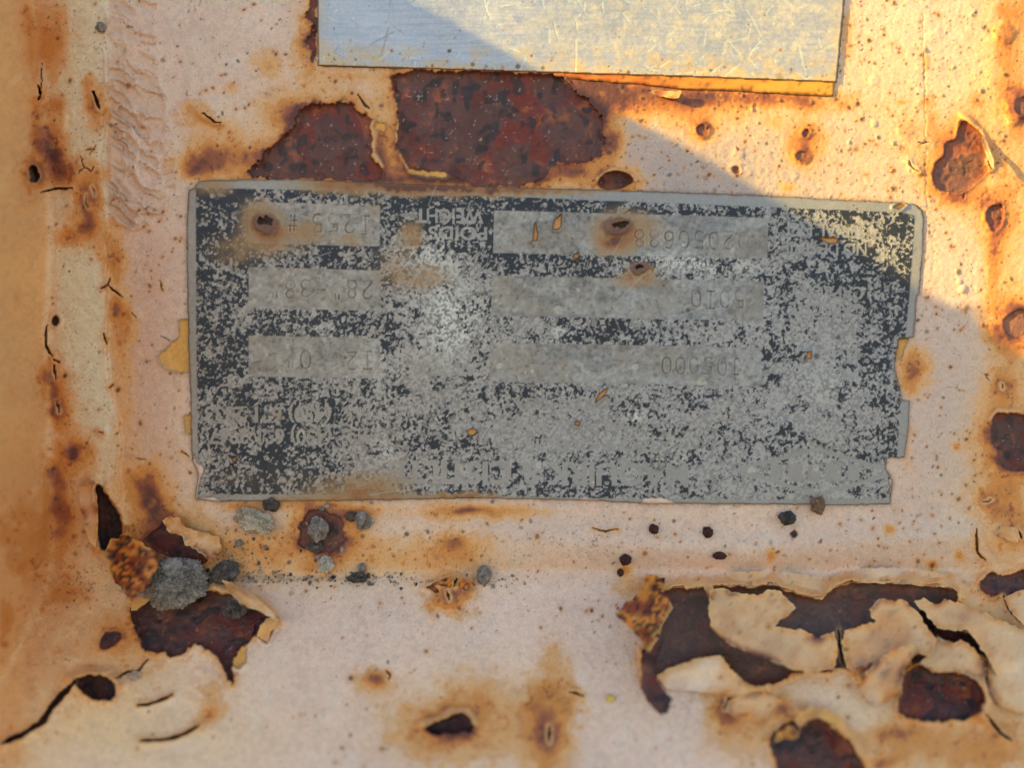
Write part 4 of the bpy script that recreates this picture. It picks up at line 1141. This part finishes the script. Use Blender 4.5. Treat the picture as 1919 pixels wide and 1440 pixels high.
# scratches
for i in range(60):
    u, v = RNG.uniform(380, 1690), RNG.uniform(360, 930)
    a, L = RNG.uniform(-1.2, 1.2), RNG.uniform(15, 90)
    pts = [(u, v), (u + L * math.cos(a) * .5, v + L * math.sin(a) * .5 + RNG.uniform(-2, 2)), (u + L * math.cos(a), v + L * math.sin(a))]
    q = np.array(pts)
    w = pwin(q[:, 0].min() - 4, q[:, 0].max() + 4, q[:, 1].min() - 4, q[:, 1].max() + 4)
    d = seg_dist(PU[w], PV[w], pts)
    m = np.exp(-(d / .9) ** 2) * RNG.uniform(.15, .5)
    pp[w] = mix(pp[w], srgb(176, 176, 174) if RNG.random() < .6 else srgb(80, 76, 72), m)
    PH[w] -= m * 1.2
for pts in ([(1430, 420), (1490, 394)], [(1590, 660), (1620, 640), (1660, 596)], [(715, 460), (760, 462), (820, 458)], [(900, 700), (910, 660)], [(1110, 560), (1124, 512)], [(570, 490), (620, 472)], [(915, 760), (900, 820)], [(840, 742), (880, 790)]):
    q = np.array(pts)
    w = pwin(q[:, 0].min() - 6, q[:, 0].max() + 6, q[:, 1].min() - 6, q[:, 1].max() + 6)
    d = seg_dist(PU[w], PV[w], pts)
    m = np.exp(-(d / 1.3) ** 2)
    pp[w] = mix(pp[w], srgb(168, 168, 168), m * .5)
    PH[w] -= m * 1.6
# hexagonal stamp
hx = [(1234 + 15 * math.cos(k * math.pi / 3 + .4), 868 + 15 * math.sin(k * math.pi / 3 + .4)) for k in range(6)]
w = pwin(1210, 1258, 844, 892)
d = np.minimum(np.abs(seg_dist(PU[w], PV[w], hx, True)), np.minimum(seg_dist(PU[w], PV[w], [hx[0], hx[2], hx[4]]), seg_dist(PU[w], PV[w], [hx[1], hx[4]])) + .6)
PH[w] -= 2.5 * np.exp(-(d / 1.3) ** 2)
pp[w] = mix(pp[w], srgb(80, 80, 84), .5 * np.exp(-(d / 1.3) ** 2))
# beige paint that ran over the plate's edges
over = np.zeros_like(PU)
for pts in ([(1070, 946), (1078, 938), (1100, 934), (1124, 940), (1150, 948), (1190, 946), (1220, 934), (1240, 932), (1262, 944), (1290, 950), (1290, 960), (1070, 960)], [(352, 862), (366, 862), (380, 880), (374, 900), (366, 960), (350, 960)], [(362, 934), (400, 932), (420, 944), (420, 960), (362, 960)],
            [(1660, 862), (1676, 862), (1700, 858), (1700, 960), (1672, 960), (1670, 900)]):
    w = pwin(min(p[0] for p in pts) - 10, max(p[0] for p in pts) + 10, min(p[1] for p in pts) - 10, max(p[1] for p in pts) + 10)
    d = seg_dist(PU[w] + wx[w] * 10, PV[w] + wy[w] * 10, pts, True)
    over[w] = np.maximum(over[w], sst(1.2, -1.2, d))
    pp[w] = mix(pp[w], srgb(96, 78, 64), .5 * np.exp(-((d - 1.5) / 1.5) ** 2))
pp = mix(pp, PAINT * (.85 + .3 * gM)[..., None], over)
metal *= 1 - over
PH += over * 2.5
# edges: a thin dirty line, then down to the paint
pp = mix(pp, srgb(108, 94, 74), .55 * sst(-5, -.5, sdE) * (.3 + gM))
pp = mix(pp, srgb(58, 42, 34), .8 * sst(-.6, .6, sdE))
low = samp(H, PU.ravel().astype(np.float64), PV.ravel().astype(np.float64)).reshape(PU.shape) - 2.0
b0 = samp(HF, PU.ravel().astype(np.float64), PV.ravel().astype(np.float64)).reshape(PU.shape)
PHt = np.where(on, b0 + PH + 1.5, low)
vis = sdE < 2.6
kq = vis[1:, 1:] & vis[:-1, :-1] & vis[1:, :-1] & vis[:-1, 1:]
PLT = empty("data_plate", (0.008, -0.0008, 0.006), "weathered black and silver printed data plate fixed upside down on the panel", "data plate")
me = mesh_from("plate_sheet", P(PU.ravel().astype(np.float64), PV.ravel().astype(np.float64), PHt.ravel().astype(np.float64)), grid_quads(len(pv), len(pu), kq),
               {"pigment": pp.reshape(-1, 3), "rough": prough.ravel(), "metal": metal.ravel()}, M_PLATE)
link("plate_sheet", me, PLT)

# ------------------------------------------------------------------ the blank metal plate at the top
SS = 1.8
qu = np.arange(584, 1600, SS)
qv = np.arange(-190, 170, SS)
QU, QV = np.meshgrid(qu.astype(np.float32), qv.astype(np.float32))
STR = [(594, -180), (1590, -180), (1582, -8), (1567, 153), (1300, 143), (900, 131), (597, 122)]
sx_ = fbm(QU / 14, QV / 14, 400, 3) - .5
sdS = seg_dist(QU + sx_ * 1.2, QV + sx_ * 1.2, STR, True)
s1 = fbm(QU / 120, QV / 120, 404, 4)
s2 = fbm(QU / 20, QV / 20, 408, 4)
s3 = fbm(QU / 3.5, QV / 3.5, 412, 2)
brush = fbm(QU / 60, QV / 2.6, 416, 3)
sp = np.broadcast_to(srgb(172, 180, 191), QU.shape + (3,)) * (.82 + .22 * s1 + .16 * (s2 - .5) + .14 * (s3 - .5) + .26 * (brush - .5))[..., None]
SHt = 5.6 + .6 * (s2 - .5)
# oxide haze and yellowish film, lower edge strongest; sunlit warmth painted on the right
film = sst(.40, .80, .55 * fbm(QU / 7, QV / 7, 420, 3) + .45 * s2) * sst(760, 1250, QU) * .5
sp = mix(sp, srgb(204, 196, 166), film * .8)
sp = mix(sp, srgb(200, 190, 160), .22 * sst(850, 1250, QU) * (.4 + s1))
low_e = np.exp(-np.maximum(-sdS, 0) / 11)
sp = mix(sp, srgb(186, 160, 112), .7 * low_e * (.25 + s2))
sp = mix(sp, srgb(196, 168, 108), .5 * np.exp(-((QV - 118 - (QU - 1000) * .03) / 26) ** 2) * sst(.42, .66, s2))
s_metal = np.clip(.84 - .16 * sst(820, 1100, QU) - .4 * film - .5 * low_e - .25 * sst(.5, .7, s3), .05, 1)
s_rough = .38 + .18 * s2 + .2 * film
for i in range(340):
    u, v = RNG.uniform(600, 1570), RNG.uniform(-180, 150)
    a, L = RNG.normal(-1.0, .7) if RNG.random() < .6 else RNG.uniform(-1.6, 1.6), RNG.exponential(15) + 4
    bend = RNG.normal(0, 1.2)
    pts = [(u, v), (u + L * math.cos(a) * .5 + bend, v + L * math.sin(a) * .5), (u + L * math.cos(a), v + L * math.sin(a))]
    q = np.array(pts)
    a0, b0_ = np.searchsorted(qu, [q[:, 0].min() - 4, q[:, 0].max() + 4])
    c0, d0 = np.searchsorted(qv, [q[:, 1].min() - 4, q[:, 1].max() + 4])
    w = (slice(c0, d0), slice(a0, b0_))
    d = seg_dist(QU[w], QV[w], pts)
    m = np.exp(-(d / RNG.uniform(.7, 1.3)) ** 2) * RNG.uniform(.2, .8)
    sp[w] = mix(sp[w], srgb(232, 228, 206) if u > 900 or RNG.random() < .5 else srgb(110, 108, 104), m * .8)
    s_metal[w] *= 1 - .6 * m
    SHt[w] -= m * .8
for i in range(420):
    u, v = RNG.uniform(600, 1570), RNG.uniform(-180, 150)
    if RNG.random() < .4:
        v = 125 + (u - 600) * .03 - abs(RNG.normal(0, 14))
    r = .9 + RNG.exponential(.9)
    w = (slice(*np.searchsorted(qv, [v - 3 * r - 2, v + 3 * r + 2])), slice(*np.searchsorted(qu, [u - 3 * r - 2, u + 3 * r + 2])))
    d = np.hypot(QU[w] - u, QV[w] - v) * (.7 + .6 * s3[w])
    m = sst(r * 1.3, r * .5, d) * RNG.uniform(.3, .9)
    c = [srgb(70, 60, 54), srgb(150, 92, 44), srgb(214, 180, 120)][RNG.choice(3, p=[.5, .25, .25])]
    sp[w] = mix(sp[w], c, m)
    s_metal[w] *= 1 - m
sp = mix(sp, srgb(60, 54, 46), .8 * sst(-2.2, -.2, sdS))
onS = sdS < 0
SHt = np.where(onS, SHt, 1.0)
qx = QU.ravel().astype(np.float64)
qy = QV.ravel().astype(np.float64)
hb = samp(HF, qx, qy)
visS = sdS < 2.8
kq = visS[1:, 1:] & visS[:-1, :-1] & visS[1:, :-1] & visS[:-1, 1:]
STRIP = empty("blank_plate", (0.012, -0.001, 0.06), "blank scratched bare metal plate at the top edge above the rust", "metal plate")
me = mesh_from("plate_sheet", P(qx, qy, hb + SHt.ravel()), grid_quads(len(qv), len(qu), kq),
               {"pigment": sp.reshape(-1, 3), "rough": s_rough.ravel(), "metal": s_metal.ravel()}, M_STRIP)
link("plate_sheet", me, STRIP)
# adhesive backing that shows below it
vo, tri, q = cdt_mesh([(1030, 128), (1300, 138), (1566, 148), (1562, 180), (1440, 174), (1350, 168), (1290, 167), (1200, 158), (1100, 150), (1040, 142)], 4.0, 1.2, 31)
u, v = vo[:, 0], vo[:, 1]
uf, vf = u.astype(np.float32), v.astype(np.float32)
a_ = fbm(uf / 26, vf / 9, 430, 4)
ac = mix(np.broadcast_to(srgb(206, 150, 62), (len(u), 3)), srgb(178, 96, 44), np.clip(sst(1540, 1080, u) * .9 + (a_ - .5), 0, 1))
ac = mix(ac, srgb(96, 66, 44), sst(.62, .72, fbm(uf / 8, vf / 8, 434, 3)) * .7)
ed = -seg_dist(u, v, q, True)
ac = mix(ac, srgb(104, 78, 50), .6 * np.exp(-np.maximum(ed, 0) / 2))
n = len(u)
hh_ = samp(HF, u, v)
e = np.concatenate([tri[:, [0, 1]], tri[:, [1, 2]], tri[:, [2, 0]]])
es = set(map(tuple, e.tolist()))
rt = []
for a, b in es:
    if (b, a) not in es:
        rt += [(a, b, b + n), (a, b + n, a + n)]
me = mesh_from("adhesive_strip", np.concatenate([P(u, v, hh_ + 2.6), P(u, v, hh_ - 1.2)]), np.concatenate([tri[:, ::-1], np.array(rt)]), {"pigment": np.concatenate([ac, ac * .7]), "rough": np.full(2 * n, .6)}, M_FLAKE)
link("adhesive_strip", me, STRIP, label="yellow adhesive strip stained orange by rust")


# ------------------------------------------------------------------ clods of dirt and crumbs
def lump(name, u, v, ru, rv, rh, seed, label, cat, group, mat, c_lo, c_hi, sub=5, rough_amp=.34, sink=.25, ang=0.0, fine=.17):
    bm = bmesh.new()
    bmesh.ops.create_icosphere(bm, subdivisions=sub, radius=1.0)
    cols = []
    so = Vector((seed * 7.3, seed * 3.7, seed * 1.9))
    h0 = float(samp(HF, np.array([float(u)]), np.array([float(v)]))[0])
    ca, sa = math.cos(ang), math.sin(ang)
    k = (D - h0) / D
    org = Vector(P(np.array([float(u)]), np.array([float(v)]), np.array([h0]))[0])
    for vert in bm.verts:
        p = vert.co.normalized()
        big = mnoise.fractal(p * 1.5 + so, 1.0, 2.0, 3)
        mid = mnoise.noise(p * 5.5 + so)
        cell = mnoise.voronoi(p * 6.0 + so)[0][0]
        cell2 = mnoise.voronoi(p * 13.0 + so)[0][0]
        fr = mnoise.fractal(p * 17.0 + so, .8, 2.1, 3)
        r = 1 + rough_amp * big + .08 * mid + .16 * (.5 - cell) + fine * (.5 - cell2) * 1.0 + fine * .55 * fr
        t = min(max(.5 + .4 * big + .4 * (.45 - cell) + .4 * (.4 - cell2) + .35 * fr, 0), 1)
        cols.append(tuple(c_lo * (1 - t) + c_hi * t) + (1.0,))
        x, y, z = p.x * r * ru, p.z * r * rv, p.y * r * rh
        x, y = x * ca - y * sa, x * sa + y * ca
        vert.co = Vector((x * S * k, (z - rh * (1 - sink)) * S, y * S * k))
    for f in bm.faces:
        f.smooth = True
    me = bpy.data.meshes.new(name)
    bm.to_mesh(me)
    bm.free()
    at = me.attributes.new("pigment", 'FLOAT_COLOR', 'POINT')
    at.data.foreach_set("color", np.array(cols, np.float32).ravel())
    me.materials.append(mat)
    o = bpy.data.objects.new(name, me)
    COL.objects.link(o)
    o.location = org
    o["label"], o["category"] = label, cat
    if group:
        o["group"] = group
    return o


G_LO, G_HI = srgb(84, 82, 80), srgb(168, 166, 162)
D_LO, D_HI = srgb(46, 44, 44), srgb(112, 108, 106)
GD = "clods of dry grey dirt on the fold"
lump("dirt_clod", 338, 1083, 55, 44, 36, 1, "largest grey clod of dirt at the lower left beside the rusty flake", "dirt clod", GD, M_DIRT, G_LO, G_HI * .92, 6, .20, .1)
lump("dirt_clod", 482, 976, 36, 20, 20, 2, "pale elongated clod of dirt just under the data plate's lower edge", "dirt clod", GD, M_DIRT, srgb(120, 112, 96), srgb(196, 188, 170), 5, .32, .15, -.4)
lump("dirt_clod", 430, 1068, 22, 20, 20, 3, "dark grey clod of dirt just right of the largest clod", "dirt clod", GD, M_DIRT, D_LO * 1.3, D_HI, 5, .34, .15)
lump("dirt_clod", 449, 1134, 22, 19, 20, 4, "dark clod of dirt lying in the torn bare hollow", "dirt clod", GD, M_DIRT, D_LO, D_HI, 5, .34, .15)
lump("dirt_clod", 599, 989, 17, 20, 16, 5, "grey clod of dirt on the round rust stain below the plate", "dirt clod", GD, M_DIRT, G_LO, G_HI * .9, 5, .36, .15)
lump("dirt_clod", 592, 1024, 14, 10, 10, 6, "flat dark clod of dirt at the lower rim of the round rust stain", "dirt clod", GD, M_DIRT, D_LO, D_HI, 4, .3, .2)
lump("dirt_clod", 613, 1056, 13, 15, 13, 7, "small whitish clod of dirt below the round rust stain", "dirt clod", GD, M_DIRT, srgb(130, 126, 118), srgb(206, 202, 192), 5, .3, .15)
lump("dirt_clod", 682, 975, 15, 15, 13, 8, "small pointed grey clod right of the round rust stain", "dirt clod", GD, M_DIRT, G_LO, G_HI * .8, 5, .42, .2)
lump("dirt_clod", 907, 1076, 14, 16, 14, 9, "round grey clod of dirt alone in the fold near the middle", "dirt clod", GD, M_DIRT, G_LO, G_HI * .85, 5, .22, .15)
lump("dirt_clod", 672, 1082, 18, 9, 10, 10, "dark flat clod of dirt in the fold left of the middle", "dirt clod", GD, M_DIRT, D_LO * .8, D_HI * .8, 5, .34, .2)
lump("dirt_clod", 680, 1064, 7, 9, 7, 12, "tiny grey clod standing on the dark flat clod in the fold", "dirt clod", GD, M_DIRT, G_LO, G_HI * .8, 4, .3, .2)
lump("dirt_clod", 412, 1080, 14, 16, 12, 13, "small dark clod wedged between the largest clod and its neighbour", "dirt clod", GD, M_DIRT, D_LO, D_HI, 4, .36, .2)
lump("dirt_clod", 449, 1018, 7, 6, 6, 14, "tiny grey clod below the pale elongated clod", "dirt clod", GD, M_DIRT, G_LO, G_HI * .9, 4, .3, .2)
lump("dirt_clod", 256, 1265, 11, 9, 8, 15, "small pale clod of dirt at the end of a crack on the lower left", "dirt clod", GD, M_DIRT, srgb(130, 118, 104), srgb(196, 182, 164), 4, .3, .25)
lump("dirt_clod", 510, 946, 14, 12, 8, 16, "dark crumbly clod smeared on the data plate's lower edge", "dirt clod", GD, M_DIRT, D_LO * .8, D_HI * .7, 4, .45, .35)
lump("dirt_clod", 192, 53, 9, 9, 7, 17, "tiny grey clod at the top of the wrinkled paint", "dirt clod", GD, M_DIRT, G_LO, G_HI * .9, 4, .3, .3)
RP = "dark pellets stuck on the paint under the plate"
R_LO, R_HI = srgb(38, 26, 26), srgb(84, 56, 50)
K_LO, K_HI = srgb(36, 38, 40), srgb(84, 84, 84)
lump("pellet", 1224, 991, 9, 9, 8, 21, "round dark brown pellet, leftmost in the row below the plate", "pellet", RP, M_RUSTL, R_LO, R_HI, 4, .18, .15)
lump("pellet", 1325, 997, 9, 11, 8, 22, "dark brown pellet in the middle of the row below the plate", "pellet", RP, M_RUSTL, R_LO * 1.1, R_HI, 4, .25, .15)
lump("pellet", 1472, 970, 14, 13, 11, 23, "largest pellet, greenish black, at the plate's lower edge", "pellet", RP, M_RUSTL, K_LO, K_HI, 5, .22, .15)
lump("pellet", 1347, 1041, 13, 7, 7, 24, "flat oval brown pellet lower than the row", "pellet", RP, M_RUSTL, R_LO * 1.2, R_HI * 1.1, 4, .2, .2)
lump("pellet", 1171, 1048, 11, 10, 9, 25, "round dark pellet above the hanging rusty flake", "pellet", RP, M_RUSTL, R_LO, R_HI, 4, .2, .15)
lump("pellet", 1162, 1073, 6, 7, 5, 26, "smallest dark pellet directly over the hanging rusty flake", "pellet", RP, M_RUSTL, R_LO, R_HI, 4, .2, .25)
lump("rust_crumb", 1530, 946, 12, 16, 9, 27, "brown crumb of rust overlapping the data plate's lower right edge", "rust crumb", None, M_RUSTL, srgb(82, 66, 56), srgb(134, 112, 96), 5, .36, .25)
lump("rust_crumb", 1143, 1308, 9, 7, 5, 29, "tiny yellow crumb on the pale shelf near the middle", "rust crumb", None, M_RUSTL, srgb(190, 160, 80), srgb(220, 196, 120), 4, .2, .2)
lump("rust_crumb", 660, 938 + 30, 0.1 + 12, 9, 7, 30, "dark oval chip of rust touching the plate's lower edge", "rust crumb", None, M_RUSTL, srgb(60, 50, 46), srgb(104, 88, 80), 4, .2, .3)

# loose grit gathered in the fold
def grit():
    bm = bmesh.new()
    for i in range(300):
        z = RNG.random()
        if z < .5:
            u, v = RNG.uniform(400, 760), RNG.normal(1084, 7)
        elif z < .7:
            u, v = RNG.normal(440, 40), RNG.normal(1040, 30)
        elif z < .85:
            u, v = RNG.uniform(760, 1000), RNG.normal(1090, 6)
        else:
            u, v = RNG.normal(600, 60), RNG.normal(1000, 34)
        r = .9 + RNG.exponential(1.2)
        r = min(r, 5)
        h0 = samp(HF, np.array([u]), np.array([v]))
        c = P(np.array([u]), np.array([v]), h0 + r * .4)[0]
        res = bmesh.ops.create_icosphere(bm, subdivisions=1, radius=r * S)
        sc_ = RNG.uniform(.6, 1.3, 3)
        for q in res["verts"]:
            q.co = Vector((q.co.x * sc_[0], q.co.y * sc_[1], q.co.z * sc_[2])) * (1 + RNG.uniform(-.25, .25)) + Vector(c)
    me = bpy.data.meshes.new("grit")
    bm.to_mesh(me)
    bm.free()
    at = me.attributes.new("pigment", 'FLOAT_COLOR', 'POINT')
    nv = len(me.vertices)
    g = RNG.uniform(0, 1, nv // 12 + 1).repeat(12)[:nv, None]
    c4 = np.ones((nv, 4), np.float32)
    c4[:, :3] = D_LO * (1 - g) + G_HI * .8 * g
    at.data.foreach_set("color", c4.ravel())
    me.materials.append(M_DIRT)
    link("grit", me, None, "fine dark grit gathered along the fold under the plate", "grit", None, "stuff")


grit()
